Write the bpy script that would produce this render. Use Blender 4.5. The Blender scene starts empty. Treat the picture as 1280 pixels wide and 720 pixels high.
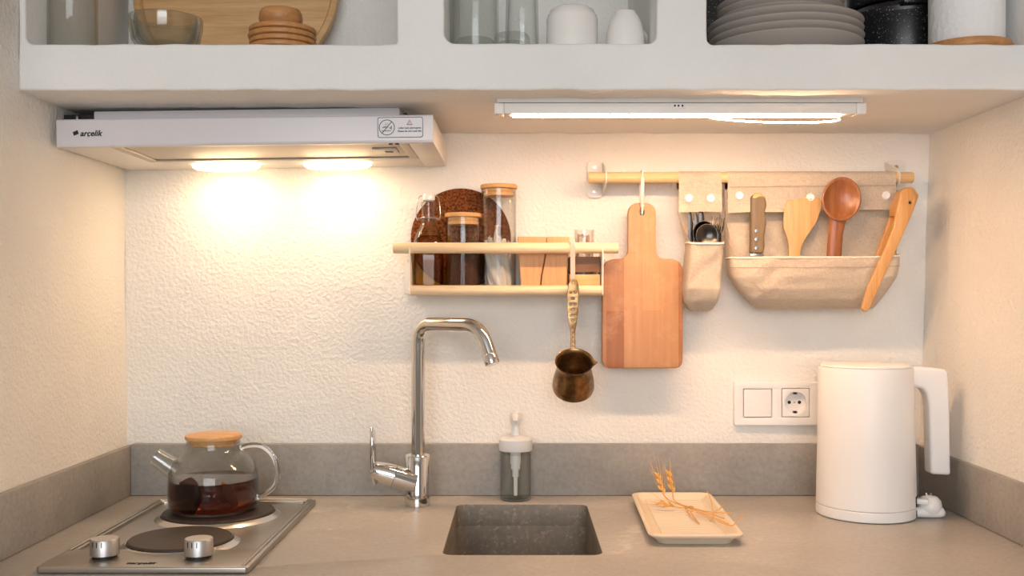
import bpy, bmesh, math, random
from mathutils import Vector, Matrix, noise
random.seed(7)
PI = math.pi
sc = bpy.context.scene
C = sc.collection

# ------------------------------------------------------------------ camera
F, VX, VY, DW, ZC = 1250.0, 648.0, 373.0, 1.88, 1.2675
cam_d = bpy.data.cameras.new('camera')
cam = bpy.data.objects.new('camera', cam_d); C.objects.link(cam)
cam.location = (0, -DW, ZC); cam.rotation_euler = (PI/2, 0, 0)
cam_d.sensor_width = 36; cam_d.lens = 36*F/1280
cam_d.shift_x = -(VX-640)/1280; cam_d.shift_y = (VY-360)/1280
cam_d.clip_start = 0.02
sc.camera = cam
# ------------------------------------------------------------------ world, daylight, exposure
wd = bpy.data.worlds.new('world'); sc.world = wd; wd.use_nodes = True
wd.node_tree.nodes['Background'].inputs[0].default_value = (0.86, 0.93, 1.0, 1)
wd.node_tree.nodes['Background'].inputs[1].default_value = 0.6
def area(name, loc, rot, sx, sy, power, col, spread=PI):
    l = bpy.data.lights.new(name, 'AREA'); l.shape = 'RECTANGLE'; l.size = sx; l.size_y = sy
    l.energy = power; l.color = col; l.spread = spread
    o = bpy.data.objects.new(name, l); C.objects.link(o); o.location = loc; o.rotation_euler = rot
    return o
# daylight coming in through the window of the wall opposite the kitchenette
area('window_daylight', (-0.1, -3.78, 1.65), (PI/2, 0, 0), 1.9, 1.3, 31, (0.93, 0.96, 1.0))
HOOD_W, HOOD_COL = 0.20, (1.0, 0.64, 0.36)
LED_E, LED_COL = 80.0, (1.0, 0.625, 0.37)
vs = sc.view_settings
vs.view_transform = 'Standard'; vs.look = 'None'; vs.gamma = 1; vs.use_curve_mapping = False
vs.exposure = 0.70
sc.cycles.transparent_max_bounces = 40

# ------------------------------------------------------------------ pixel -> place
def W(px, py, y):
    d = DW+y
    return Vector(((px-VX)*d/F, y, ZC-(py-VY)*d/F))
def X(px, y): return (px-VX)*(DW+y)/F
def Z(py, y): return ZC-(py-VY)*(DW+y)/F
CT = 0.9       # counter top
# ------------------------------------------------------------------ materials
def s2l(c):
    c = c/255.0
    return c/12.92 if c <= 0.04045 else ((c+0.055)/1.055)**2.4
def rgb(r, g, b): return (s2l(r), s2l(g), s2l(b), 1)
M = {}
def base_mat(name):
    m = bpy.data.materials.new(name); m.use_nodes = True; M[name] = m
    return m, m.node_tree, m.node_tree.nodes['Principled BSDF']
def nd(t, typ, **kw):
    n = t.nodes.new(typ)
    for k, v in kw.items(): setattr(n, k, v)
    return n
def plain(name, col, rough=0.5, metal=0.0, spec=0.5, coat=0.0, sss=0.0):
    m, t, p = base_mat(name)
    p.inputs['Base Color'].default_value = col; p.inputs['Roughness'].default_value = rough
    p.inputs['Metallic'].default_value = metal; p.inputs['Specular IOR Level'].default_value = spec
    p.inputs['Coat Weight'].default_value = coat
    return m
def ramp2(t, fac, stops):
    r = nd(t, 'ShaderNodeValToRGB'); cr = r.color_ramp
    cr.elements[0].position, cr.elements[0].color = stops[0]
    cr.elements[1].position, cr.elements[1].color = stops[-1]
    for ps, c in stops[1:-1]:
        e = cr.elements.new(ps); e.color = c
    t.links.new(fac, r.inputs[0]); return r
def coords(t, scale=(1, 1, 1)):
    tc = nd(t, 'ShaderNodeTexCoord'); mp = nd(t, 'ShaderNodeMapping'); mp.inputs['Scale'].default_value = scale
    t.links.new(tc.outputs['Object'], mp.inputs['Vector']); return mp.outputs[0]
def noise_t(t, vec, scale, detail=4, rough=0.5):
    n = nd(t, 'ShaderNodeTexNoise'); n.inputs['Scale'].default_value = scale
    n.inputs['Detail'].default_value = detail; n.inputs['Roughness'].default_value = rough
    t.links.new(vec, n.inputs['Vector']); return n
def bump(t, p, h, strength, dist):
    b = nd(t, 'ShaderNodeBump'); b.inputs['Strength'].default_value = strength; b.inputs['Distance'].default_value = dist
    t.links.new(h, b.inputs['Height']); t.links.new(b.outputs[0], p.inputs['Normal']); return b
def plaster(name, c1, c2, bs=1.0):
    m, t, p = base_mat(name); v = coords(t)
    n1 = noise_t(t, v, 3.5, 5); r = ramp2(t, n1.outputs[0], [(0.35, c1), (0.65, c2)])
    t.links.new(r.outputs[0], p.inputs['Base Color']); p.inputs['Roughness'].default_value = 0.85
    p.inputs['Specular IOR Level'].default_value = 0.2
    n2 = noise_t(t, v, 150, 2, 0.5); n3 = noise_t(t, v, 24, 3, 0.5)
    ad = nd(t, 'ShaderNodeMath', operation='MULTIPLY_ADD'); ad.inputs[1].default_value = 0.7
    t.links.new(n3.outputs[0], ad.inputs[0]); t.links.new(n2.outputs[0], ad.inputs[2])
    bump(t, p, ad.outputs[0], 0.45*bs, 0.006)
    return m
def concrete(name, cols, rough, patch=None, bs=0.12):
    m, t, p = base_mat(name); v = coords(t)
    n1 = noise_t(t, v, 4, 7, 0.62); r = ramp2(t, n1.outputs[0], [(0.3, cols[0]), (0.5, cols[1]), (0.7, cols[2])])
    n2 = noise_t(t, v, 130, 3, 0.6); r2 = ramp2(t, n2.outputs[0], [(0.3, (0.84, 0.84, 0.84, 1)), (0.62, (1, 1, 1, 1))])
    mx = nd(t, 'ShaderNodeMixRGB', blend_type='MULTIPLY'); mx.inputs[0].default_value = 1
    t.links.new(r.outputs[0], mx.inputs[1]); t.links.new(r2.outputs[0], mx.inputs[2]); out = mx.outputs[0]
    vo = nd(t, 'ShaderNodeTexVoronoi'); vo.inputs['Scale'].default_value = 34; t.links.new(v, vo.inputs['Vector'])
    r3 = ramp2(t, vo.outputs['Distance'], [(0.03, (0.35, 0.33, 0.31, 1)), (0.06, (1, 1, 1, 1))])
    mx2 = nd(t, 'ShaderNodeMixRGB', blend_type='MULTIPLY'); mx2.inputs[0].default_value = 0.55
    t.links.new(out, mx2.inputs[1]); t.links.new(r3.outputs[0], mx2.inputs[2]); out = mx2.outputs[0]
    if patch:
        n4 = noise_t(t, v, patch[1], 6, 0.65); r4 = ramp2(t, n4.outputs[0], [(patch[2], (0, 0, 0, 1)), (patch[2]+0.07, (1, 1, 1, 1))])
        mx3 = nd(t, 'ShaderNodeMixRGB'); mu = nd(t, 'ShaderNodeMath', operation='MULTIPLY'); mu.inputs[1].default_value = patch[3]
        t.links.new(r4.outputs[0], mu.inputs[0]); t.links.new(mu.outputs[0], mx3.inputs[0])
        t.links.new(out, mx3.inputs[1]); mx3.inputs[2].default_value = patch[0]; out = mx3.outputs[0]
    t.links.new(out, p.inputs['Base Color'])
    rr = ramp2(t, n1.outputs[0], [(0.3, (rough-0.07,)*3+(1,)), (0.7, (rough+0.1,)*3+(1,))])
    t.links.new(rr.outputs[0], p.inputs['Roughness'])
    bump(t, p, n2.outputs[0], bs, 0.002)
    return m
def wood(name, c1, c2, c3, axis=2, scale=60, rough=0.5, stretch=0.05, coat=0.0):
    m, t, p = base_mat(name); s = [1, 1, 1]; s[axis] = stretch; v = coords(t, s)
    n1 = noise_t(t, v, scale, 6, 0.6); n1.inputs['Distortion'].default_value = 0.6
    r = ramp2(t, n1.outputs[0], [(0.3, c1), (0.5, c2), (0.7, c3)])
    n2 = noise_t(t, v, scale*7, 2, 0.5); r2 = ramp2(t, n2.outputs[0], [(0.35, (0.86, 0.84, 0.82, 1)), (0.6, (1, 1, 1, 1))])
    mx = nd(t, 'ShaderNodeMixRGB', blend_type='MULTIPLY'); mx.inputs[0].default_value = 0.8
    t.links.new(r.outputs[0], mx.inputs[1]); t.links.new(r2.outputs[0], mx.inputs[2])
    t.links.new(mx.outputs[0], p.inputs['Base Color']); p.inputs['Roughness'].default_value = rough
    p.inputs['Coat Weight'].default_value = coat; p.inputs['Coat Roughness'].default_value = 0.25
    bump(t, p, n2.outputs[0], 0.06, 0.001)
    return m
def butcher(name):
    m, t, p = base_mat(name); v = coords(t)
    sx = nd(t, 'ShaderNodeSeparateXYZ'); t.links.new(v, sx.inputs[0])
    cx = nd(t, 'ShaderNodeCombineXYZ'); t.links.new(sx.outputs['Z'], cx.inputs['X']); t.links.new(sx.outputs['X'], cx.inputs['Y'])
    br = nd(t, 'ShaderNodeTexBrick'); t.links.new(cx.outputs[0], br.inputs['Vector'])
    br.inputs['Scale'].default_value = 1; br.inputs['Mortar Size'].default_value = 0.0003
    br.inputs['Brick Width'].default_value = 0.21; br.inputs['Row Height'].default_value = 0.033
    br.inputs['Color1'].default_value = rgb(196, 148, 104); br.inputs['Color2'].default_value = rgb(152, 94, 56)
    br.inputs['Mortar'].default_value = rgb(196, 118, 64)
    v2 = coords(t, (1, 1, 0.05)); n1 = noise_t(t, v2, 90, 5, 0.6)
    r = ramp2(t, n1.outputs[0], [(0.3, (0.82, 0.78, 0.74, 1)), (0.65, (1.04, 1.02, 1.0, 1))])
    mx = nd(t, 'ShaderNodeMixRGB', blend_type='MULTIPLY'); mx.inputs[0].default_value = 0.9
    t.links.new(br.outputs['Color'], mx.inputs[1]); t.links.new(r.outputs[0], mx.inputs[2])
    n2 = noise_t(t, v, 17, 6, 0.7); r2 = ramp2(t, n2.outputs[0], [(0.52, (0, 0, 0, 1)), (0.75, (0.5, 0.5, 0.5, 1))])
    m2 = nd(t, 'ShaderNodeMixRGB'); t.links.new(r2.outputs[0], m2.inputs[0]); t.links.new(mx.outputs[0], m2.inputs[1])
    m2.inputs[2].default_value = rgb(214, 172, 130)
    t.links.new(m2.outputs[0], p.inputs['Base Color']); p.inputs['Roughness'].default_value = 0.5
    return m
def speckle(name, c1, c2, scale, lo, hi, rough=0.6, bs=0.0, spec=0.5):
    m, t, p = base_mat(name); v = coords(t); n = noise_t(t, v, scale, 3, 0.6)
    r = ramp2(t, n.outputs[0], [(lo, c1), (hi, c2)]); t.links.new(r.outputs[0], p.inputs['Base Color'])
    p.inputs['Roughness'].default_value = rough; p.inputs['Specular IOR Level'].default_value = spec
    if bs: bump(t, p, n.outputs[0], bs, 0.002)
    return m
def linen(name, c1, c2):
    m, t, p = base_mat(name); v = coords(t)
    a = noise_t(t, coords(t, (1, 1, 0.12)), 900, 2); b = noise_t(t, coords(t, (0.12, 0.12, 1)), 900, 2)
    ad = nd(t, 'ShaderNodeMath', operation='ADD'); t.links.new(a.outputs[0], ad.inputs[0]); t.links.new(b.outputs[0], ad.inputs[1])
    hf = nd(t, 'ShaderNodeMath', operation='MULTIPLY'); hf.inputs[1].default_value = 0.5; t.links.new(ad.outputs[0], hf.inputs[0])
    r = ramp2(t, hf.outputs[0], [(0.35, c1), (0.62, c2)]); t.links.new(r.outputs[0], p.inputs['Base Color'])
    p.inputs['Roughness'].default_value = 0.95; p.inputs['Specular IOR Level'].default_value = 0.1
    p.inputs['Sheen Weight'].default_value = 0.15
    n3 = noise_t(t, v, 26, 3, 0.55); n3.inputs['Distortion'].default_value = 0.8
    ad2 = nd(t, 'ShaderNodeMath', operation='MULTIPLY_ADD'); ad2.inputs[1].default_value = 0.025
    t.links.new(hf.outputs[0], ad2.inputs[0]); t.links.new(n3.outputs[0], ad2.inputs[2])
    bump(t, p, ad2.outputs[0], 0.45, 0.006)
    return m
def glass(name, tint=(1, 1, 1, 1), ior=1.45, rough=0.01, boost=1.0):
    m = bpy.data.materials.new(name); m.use_nodes = True; M[name] = m; t = m.node_tree
    t.nodes.remove(t.nodes['Principled BSDF']); out = t.nodes['Material Output']
    fr = nd(t, 'ShaderNodeLayerWeight'); fr.inputs[0].default_value = 0.5
    pw = nd(t, 'ShaderNodeMath', operation='POWER'); pw.inputs[1].default_value = 3.2; t.links.new(fr.outputs['Facing'], pw.inputs[0])
    mu = nd(t, 'ShaderNodeMath', operation='MULTIPLY_ADD'); mu.inputs[1].default_value = 0.55*boost; mu.inputs[2].default_value = 0.022*boost; mu.use_clamp = True
    tr = nd(t, 'ShaderNodeBsdfTransparent'); tr.inputs[0].default_value = tint
    p2 = nd(t, 'ShaderNodeMath', operation='POWER'); p2.inputs[1].default_value = 2.5; t.links.new(fr.outputs['Facing'], p2.inputs[0])
    mc = nd(t, 'ShaderNodeMixRGB'); mc.inputs[1].default_value = tint; mc.inputs[2].default_value = tuple(c**3*0.80 for c in tint[:3])+(1,)
    t.links.new(p2.outputs[0], mc.inputs[0]); t.links.new(mc.outputs[0], tr.inputs[0])
    gl = nd(t, 'ShaderNodeBsdfGlossy'); gl.inputs['Roughness'].default_value = rough
    mx = nd(t, 'ShaderNodeMixShader')
    t.links.new(pw.outputs[0], mu.inputs[0]); t.links.new(mu.outputs[0], mx.inputs[0])
    t.links.new(tr.outputs[0], mx.inputs[1]); t.links.new(gl.outputs[0], mx.inputs[2]); t.links.new(mx.outputs[0], out.inputs[0])
    return m
def liquid(name, col, rough=0.02, trans=1.0, ior=1.33):
    m, t, p = base_mat(name); p.inputs['Base Color'].default_value = col; p.inputs['Roughness'].default_value = rough
    p.inputs['Transmission Weight'].default_value = trans; p.inputs['IOR'].default_value = ior
    return m
def emit(name, col, s):
    m, t, p = base_mat(name); p.inputs['Base Color'].default_value = (0.9, 0.9, 0.9, 1)
    p.inputs['Emission Color'].default_value = col+(1,); p.inputs['Emission Strength'].default_value = s
    return m
def brushed(name, col, rough, axis=0):
    m, t, p = base_mat(name); s = [1, 1, 1]; s[axis] = 0.02; v = coords(t, s); n = noise_t(t, v, 700, 2)
    p.inputs['Base Color'].default_value = col; p.inputs['Metallic'].default_value = 1
    r = ramp2(t, n.outputs[0], [(0.3, (rough-0.06,)*3+(1,)), (0.7, (rough+0.08,)*3+(1,))]); t.links.new(r.outputs[0], p.inputs['Roughness'])
    bump(t, p, n.outputs[0], 0.03, 0.001)
    return m

plaster('plaster', rgb(233, 229, 222), rgb(240, 237, 231), 1.0)
plaster('plaster_smooth', rgb(232, 230, 226), rgb(240, 238, 234), 0.45)
plain('room_paint', rgb(214, 206, 196), 0.9)
speckle('floor_cement', rgb(150, 140, 128), rgb(172, 162, 150), 6, 0.3, 0.7, 0.6)
concrete('concrete', [rgb(138, 134, 128), rgb(156, 152, 146), rgb(170, 165, 158)], 0.6)
concrete('counter_concrete', [rgb(160, 154, 146), rgb(175, 169, 161), rgb(187, 181, 173)], 0.36, (rgb(214, 206, 194), 9, 0.62, 0.6), 0.05)
concrete('sink_concrete', [rgb(96, 90, 82), rgb(122, 115, 105), rgb(140, 132, 120)], 0.55, (rgb(170, 160, 146), 120, 0.56, 0.45), 0.3)
wood('birch', rgb(224, 194, 154), rgb(232, 206, 168), rgb(238, 215, 180), 0, 50, 0.5)
wood('pine_rod', rgb(222, 180, 126), rgb(228, 190, 138), rgb(234, 200, 150), 0, 50, 0.45)
wood('bamboo_x', rgb(196, 150, 98), rgb(212, 168, 116), rgb(222, 182, 132), 0, 70, 0.45)
wood('bamboo_lid', rgb(208, 154, 94), rgb(218, 166, 106), rgb(226, 180, 122), 0, 60, 0.4)
wood('bamboo_z', rgb(196, 152, 98), rgb(206, 164, 110), rgb(216, 176, 122), 2, 60, 0.4)
wood('bamboo_tongs', rgb(198, 140, 80), rgb(210, 154, 92), rgb(218, 166, 104), 2, 60, 0.4)
wood('spoon_wood', rgb(126, 72, 38), rgb(150, 90, 50), rgb(168, 108, 66), 2, 45, 0.35, coat=0.2)
wood('acacia', rgb(168, 112, 62), rgb(190, 132, 78), rgb(206, 150, 94), 0, 60, 0.45)
wood('knife_wood', rgb(100, 82, 60), rgb(118, 98, 72), rgb(134, 114, 88), 2, 70, 0.5)
wood('beech', rgb(206, 150, 96), rgb(216, 162, 108), rgb(222, 172, 120), 2, 60, 0.5)
wood('crate_wood', rgb(222, 166, 104), rgb(232, 178, 116), rgb(238, 188, 130), 0, 60, 0.55)
wood('crate_dark', rgb(120, 84, 54), rgb(138, 98, 66), rgb(150, 110, 76), 0, 60, 0.55)
butcher('butcher')
speckle('cork', rgb(70, 36, 18), rgb(142, 84, 44), 260, 0.35, 0.65, 0.9, 0.6, 0.1)
speckle('coffee', rgb(48, 28, 18), rgb(98, 60, 38), 500, 0.35, 0.65, 0.9, 0.8, 0.2)
linen('linen', rgb(228, 212, 192), rgb(245, 234, 218))
plain('white_plastic', rgb(238, 236, 233), 0.35)
plain('kettle_white', rgb(238, 236, 234), 0.45)
plain('white_metal', rgb(228, 223, 217), 0.4)
plain('sachet_paper', rgb(206, 178, 160), 0.9)
plain('white_ceramic', rgb(240, 236, 230), 0.15, coat=0.3)
plain('hood_white', rgb(216, 212, 215), 0.35)
plain('strap_white', rgb(232, 226, 216), 0.8)
plain('paper_white', rgb(238, 234, 228), 0.9)
plain('plate_grey', rgb(176, 166, 158), 0.4)
plain('tray_beige', rgb(222, 206, 182), 0.5)
plain('black', rgb(18, 17, 16), 0.5)
plain('ink', rgb(30, 28, 28), 0.7)
plain('ink_grey', rgb(150, 146, 140), 0.7)
plain('ink_red', rgb(190, 60, 60), 0.7)
plain('sticker', rgb(222, 220, 222), 0.4)
plain('dark_gap', rgb(40, 36, 32), 0.8)
plain('stitch', rgb(178, 156, 130), 0.95)
plain('chrome', (0.70, 0.70, 0.70, 1), 0.07, 1)
plain('steel', (0.62, 0.6, 0.58, 1), 0.22, 1)
plain('dark_steel', (0.085, 0.075, 0.068, 1), 0.25, 1)
plain('screw_metal', (0.5, 0.46, 0.4, 1), 0.35, 1)
brushed('hob_steel', (0.44, 0.415, 0.38, 1), 0.34, 0)
brushed('knob_steel', (0.55, 0.53, 0.51, 1), 0.42, 2)
brushed('filter_metal', (0.5, 0.46, 0.40, 1), 0.5, 0)
speckle('hotplate_iron', rgb(46, 37, 32), rgb(64, 52, 44), 30, 0.3, 0.7, 0.55)
m, t, p = base_mat('brass'); v = coords(t); n = noise_t(t, v, 45, 5, 0.65)
r = ramp2(t, n.outputs[0], [(0.3, rgb(92, 64, 38)), (0.55, rgb(146, 112, 74)), (0.7, rgb(176, 146, 106))])
t.links.new(r.outputs[0], p.inputs['Base Color']); p.inputs['Metallic'].default_value = 0.9; p.inputs['Roughness'].default_value = 0.32
m, t, p = base_mat('granite_black'); v = coords(t); n = noise_t(t, v, 420, 2, 0.5)
r = ramp2(t, n.outputs[0], [(0.66, rgb(28, 28, 29)), (0.72, rgb(190, 190, 190))]); t.links.new(r.outputs[0], p.inputs['Base Color']); p.inputs['Roughness'].default_value = 0.35
m, t, p = base_mat('paper_towel'); v = coords(t); vo = nd(t, 'ShaderNodeTexVoronoi'); vo.inputs['Scale'].default_value = 110
t.links.new(v, vo.inputs['Vector']); p.inputs['Base Color'].default_value = rgb(240, 238, 236); p.inputs['Roughness'].default_value = 0.95
bump(t, p, vo.outputs['Distance'], 0.35, 0.003)
plain('wheat_straw', rgb(222, 170, 96), 0.7)
plain('wheat_ear', rgb(232, 178, 98), 0.75)
plain('teabag', rgb(70, 34, 20), 0.9)
plain('teabag_light', rgb(150, 92, 50), 0.9)
glass('glass_clear', (0.97, 0.975, 0.97, 1))
glass('glass_niche', (0.965, 0.972, 0.965, 1), 1.5, 0.02, 1.4)
glass('glass_thick', (0.93, 0.94, 0.93, 1), 1.5, 0.03, 1.6)
glass('glass_edge', (0.96, 0.965, 0.96, 1), 1.5, 0.02, 2.6)
glass('pane', (0.95, 0.97, 0.97, 1))
liquid('glass_solid', (0.97, 0.98, 0.97, 1), 0.0, 1.0, 1.47)
liquid('tea', (0.20, 0.028, 0.012, 1))
glass('oil', (0.88, 0.68, 0.10, 1), boost=0.2)
glass('soap', (0.985, 0.99, 0.988, 1), boost=0.2)
emit('led_glow', LED_COL, LED_E)
emit('lamp_glow', (1.0, 0.72, 0.42), 8.5)

# ------------------------------------------------------------------ mesh helpers
def fin(bm, ang=40):
    me = bpy.data.meshes.new('m'); bm.normal_update(); bm.to_mesh(me); bm.free()
    me.shade_smooth(); me.set_sharp_from_angle(angle=math.radians(ang)); return me
def box(x0, x1, y0, y1, z0, z1, bv=0.0, seg=2):
    bm = bmesh.new(); bmesh.ops.create_cube(bm, size=1)
    for v in bm.verts:
        v.co = Vector(((x0+x1)/2+v.co.x*(x1-x0), (y0+y1)/2+v.co.y*(y1-y0), (z0+z1)/2+v.co.z*(z1-z0)))
    if bv: bmesh.ops.bevel(bm, geom=bm.edges[:], offset=bv, segments=seg, profile=0.5, affect='EDGES')
    return fin(bm)
def merge(*ms):
    bm = bmesh.new()
    for me in ms: bm.from_mesh(me)
    return fin(bm)
def xf(me, mat): me.transform(mat); return me
def lathe(prof, c=(0, 0, 0), seg=48, mat=None, se=None, sx=1, sy=1, cap=True):
    """prof: (r, z) list; se: superellipse exponent per row or None"""
    bm = bmesh.new(); rows = []
    for i, (r, z) in enumerate(prof):
        if r < 1e-6: rows.append([bm.verts.new((0, 0, z))]); continue
        row = []
        for k in range(seg):
            a = 2*PI*k/seg; ca, sa = math.cos(a), math.sin(a); q = r
            if se and se[i] > 2.01: q = r/((abs(ca)**se[i]+abs(sa)**se[i])**(1/se[i]))
            row.append(bm.verts.new((q*ca*sx, q*sa*sy, z)))
        rows.append(row)
    for A, B in zip(rows, rows[1:]):
        for k in range(seg):
            k2 = (k+1) % seg
            if len(A) == 1 and len(B) == 1: continue
            if len(A) == 1: bm.faces.new((A[0], B[k2], B[k]))
            elif len(B) == 1: bm.faces.new((A[k], A[k2], B[0]))
            else: bm.faces.new((A[k], A[k2], B[k2], B[k]))
    if cap and len(rows[0]) > 1 and prof[0] != prof[-1]: bm.faces.new(rows[0][::-1])
    if cap and len(rows[-1]) > 1 and prof[0] != prof[-1]: bm.faces.new(rows[-1])
    bmesh.ops.remove_doubles(bm, verts=bm.verts[:], dist=1e-7)
    bmesh.ops.recalc_face_normals(bm, faces=bm.faces[:])
    me = fin(bm)
    if mat: me.transform(mat)
    me.transform(Matrix.Translation(c)); return me
def shell(prof, th):
    """open profile (outer, bottom to top or top to bottom) -> closed wall of thickness th (inner offset in r)"""
    inner = [(max(r-th, 0), z) for r, z in prof]
    return inner
def tube(pts, rad, seg=12, caps=True, flat=1.0, up=None):
    pts = [Vector(q) for q in pts]; n = len(pts)
    rads = rad if isinstance(rad, (list, tuple)) else [rad]*n
    bm = bmesh.new(); rows = []; prev = None
    for i, q in enumerate(pts):
        tg = (pts[min(i+1, n-1)]-pts[max(i-1, 0)]).normalized()
        if prev is None:
            ref = Vector(up) if up else (Vector((0, 0, 1)) if abs(tg.z) < 0.9 else Vector((0, 1, 0)))
            nrm = (ref-tg*ref.dot(tg)).normalized()
        else: nrm = (prev-tg*prev.dot(tg)).normalized()
        prev = nrm; bn = tg.cross(nrm)
        rows.append([bm.verts.new(q+(nrm*math.cos(2*PI*k/seg)*flat+bn*math.sin(2*PI*k/seg))*rads[i]) for k in range(seg)])
    for A, B in zip(rows, rows[1:]):
        for k in range(seg): bm.faces.new((A[k], A[(k+1) % seg], B[(k+1) % seg], B[k]))
    if caps: bm.faces.new(rows[0][::-1]); bm.faces.new(rows[-1])
    bmesh.ops.recalc_face_normals(bm, faces=bm.faces[:])
    return fin(bm, 50)
def rod(a, b, r, seg=24, ch=0.002):
    a, b = Vector(a), Vector(b); u = (b-a).normalized()
    return tube([a, a+u*ch*0.3, a+u*ch, b-u*ch, b-u*ch*0.3, b], [r-ch, r-ch*0.3, r, r, r-ch*0.3, r-ch], seg)
def smooth_path(pts, n=8):
    pts = [Vector(q) for q in pts]; out = []
    for i in range(len(pts)-1):
        p0, p1, p2, p3 = pts[max(i-1, 0)], pts[i], pts[i+1], pts[min(i+2, len(pts)-1)]
        for k in range(n):
            t = k/n
            out.append(0.5*((2*p1)+(p2-p0)*t+(2*p0-5*p1+4*p2-p3)*t*t+(3*p1-p0-3*p2+p3)*t**3))
    out.append(pts[-1]); return out
def fillet(pts, r, n=6):
    """round the corners of an open 3D polyline"""
    pts = [Vector(q) for q in pts]; out = [pts[0]]
    for a, b, c in zip(pts, pts[1:], pts[2:]):
        u, w = (a-b).normalized(), (c-b).normalized()
        p0, p1 = b+u*r, b+w*r
        for k in range(n+1):
            t = k/n; out.append(p0*(1-t)**2+b*2*t*(1-t)+p1*t*t)
    out.append(pts[-1]); return out
def rrect(x0, x1, y0, y1, r, n=6):
    r = [r]*4 if not isinstance(r, (list, tuple)) else r   # bl, br, tr, tl
    out = []
    for (cx, cy, a0), q in zip(((x0, y0, PI), (x1, y0, 1.5*PI), (x1, y1, 0), (x0, y1, 0.5*PI)), r):
        sx = 1 if cx == x0 else -1; sy = 1 if cy == y0 else -1
        for k in range(n+1):
            a = a0+PI/2*k/n; out.append((cx+sx*q+q*math.cos(a), cy+sy*q+q*math.sin(a)))
    return out
def circ(cx, cy, r, n=16, ry=None): return [(cx+r*math.cos(2*PI*k/n), cy+(ry or r)*math.sin(2*PI*k/n)) for k in range(n)]
def round2(pts, r, n=5):
    """round the corners of a closed 2D polygon; r a number or a list"""
    out = []; N = len(pts); rr = r if isinstance(r, (list, tuple)) else [r]*N
    for i in range(N):
        a, b, c = Vector(pts[i-1]), Vector(pts[i]), Vector(pts[(i+1) % N])
        q = min(rr[i], (a-b).length*0.49, (c-b).length*0.49)
        if q <= 1e-6: out.append(tuple(b)); continue
        p0, p1 = b+(a-b).normalized()*q, b+(c-b).normalized()*q
        for k in range(n+1):
            t = k/n; v = p0*(1-t)**2+b*2*t*(1-t)+p1*t*t; out.append((v.x, v.y))
    return out
def area2(l): return sum(a[0]*b[1]-b[0]*a[1] for a, b in zip(l, l[1:]+l[:1]))/2
def slab(loops, th, bv=0.0, res=2):
    """2D loops (first the outline, then holes) -> solid of thickness th along Z, centred"""
    cu = bpy.data.curves.new('c', 'CURVE'); cu.dimensions = '2D'; cu.fill_mode = 'BOTH'
    cu.extrude = max(th/2-bv, 0); cu.bevel_depth = bv; cu.bevel_resolution = res; cu.offset = -bv
    for i, l in enumerate(loops):
        if (area2(l) > 0) != (i == 0): l = l[::-1]
        s = cu.splines.new('POLY'); s.points.add(len(l)-1); s.use_cyclic_u = True
        for q, (x, y) in zip(s.points, l): q.co = (x, y, 0, 1)
    return curve_me(cu)
def curve_me(cu):
    o = bpy.data.objects.new('tmp', cu); C.objects.link(o); dg = bpy.context.evaluated_depsgraph_get(); dg.update()
    me = bpy.data.meshes.new_from_object(o.evaluated_get(dg)); bpy.data.objects.remove(o); bpy.data.curves.remove(cu)
    bm = bmesh.new(); bm.from_mesh(me); bmesh.ops.remove_doubles(bm, verts=bm.verts[:], dist=1e-6)
    bmesh.ops.recalc_face_normals(bm, faces=bm.faces[:]); bpy.data.meshes.remove(me)
    me = fin(bm, 35); me.materials.clear(); return me
XZ = Matrix(((1, 0, 0, 0), (0, 0, -1, 0), (0, 1, 0, 0), (0, 0, 0, 1)))      # XY drawing -> upright, facing the room (-Y)
def plate_xz(loops, y, th, bv=0.0, res=2):
    return xf(slab(loops, th, bv, res), Matrix.Translation((0, y, 0)) @ XZ)
def plate_xy(loops, z, th, bv=0.0, res=2): return xf(slab(loops, th, bv, res), Matrix.Translation((0, 0, z)))
def plate_yz(loops, x, th, bv=0.0, res=2):
    m = Matrix(((0, 0, 1, x), (1, 0, 0, 0), (0, 1, 0, 0), (0, 0, 0, 1))); return xf(slab(loops, th, bv, res), m)
def text(s, size, shear=0.0, ext=0.0002, al='CENTER', off=0.0):
    cu = bpy.data.curves.new('t', 'FONT'); cu.body = s; cu.size = size; cu.shear = shear; cu.extrude = ext
    cu.align_x = al; cu.align_y = 'CENTER'; cu.offset = off
    return curve_me(cu)
def sheet(fn, nu, nv, th=0.0, closed=False):
    bm = bmesh.new(); g = [[bm.verts.new(fn(i/nu, j/nv)) for i in range(nu+1)] for j in range(nv+1)]
    for j in range(nv):
        for i in range(nu): bm.faces.new((g[j][i], g[j][i+1], g[j+1][i+1], g[j+1][i]))
    if th: bmesh.ops.solidify(bm, geom=bm.faces[:], thickness=th)
    return fin(bm, 60)
def loops_mesh(loops, cap0=False, cap1=True, ang=35):
    bm = bmesh.new(); rows = [[bm.verts.new(q) for q in l] for l in loops]
    for A, B in zip(rows, rows[1:]):
        for k in range(len(A)): bm.faces.new((A[k], A[(k+1) % len(A)], B[(k+1) % len(A)], B[k]))
    if cap0: bm.faces.new(rows[0][::-1])
    if cap1: bm.faces.new(rows[-1])
    bmesh.ops.recalc_face_normals(bm, faces=bm.faces[:]); return fin(bm, ang)
def ball(c, r, sx=1, sy=1, sz=1, seg=16, mat=None):
    bm = bmesh.new(); bmesh.ops.create_uvsphere(bm, u_segments=seg, v_segments=max(seg//2, 4), radius=r)
    me = fin(bm, 80); me.transform(Matrix.Diagonal((sx, sy, sz, 1)))
    if mat: me.transform(mat)
    me.transform(Matrix.Translation(c)); return me
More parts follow.
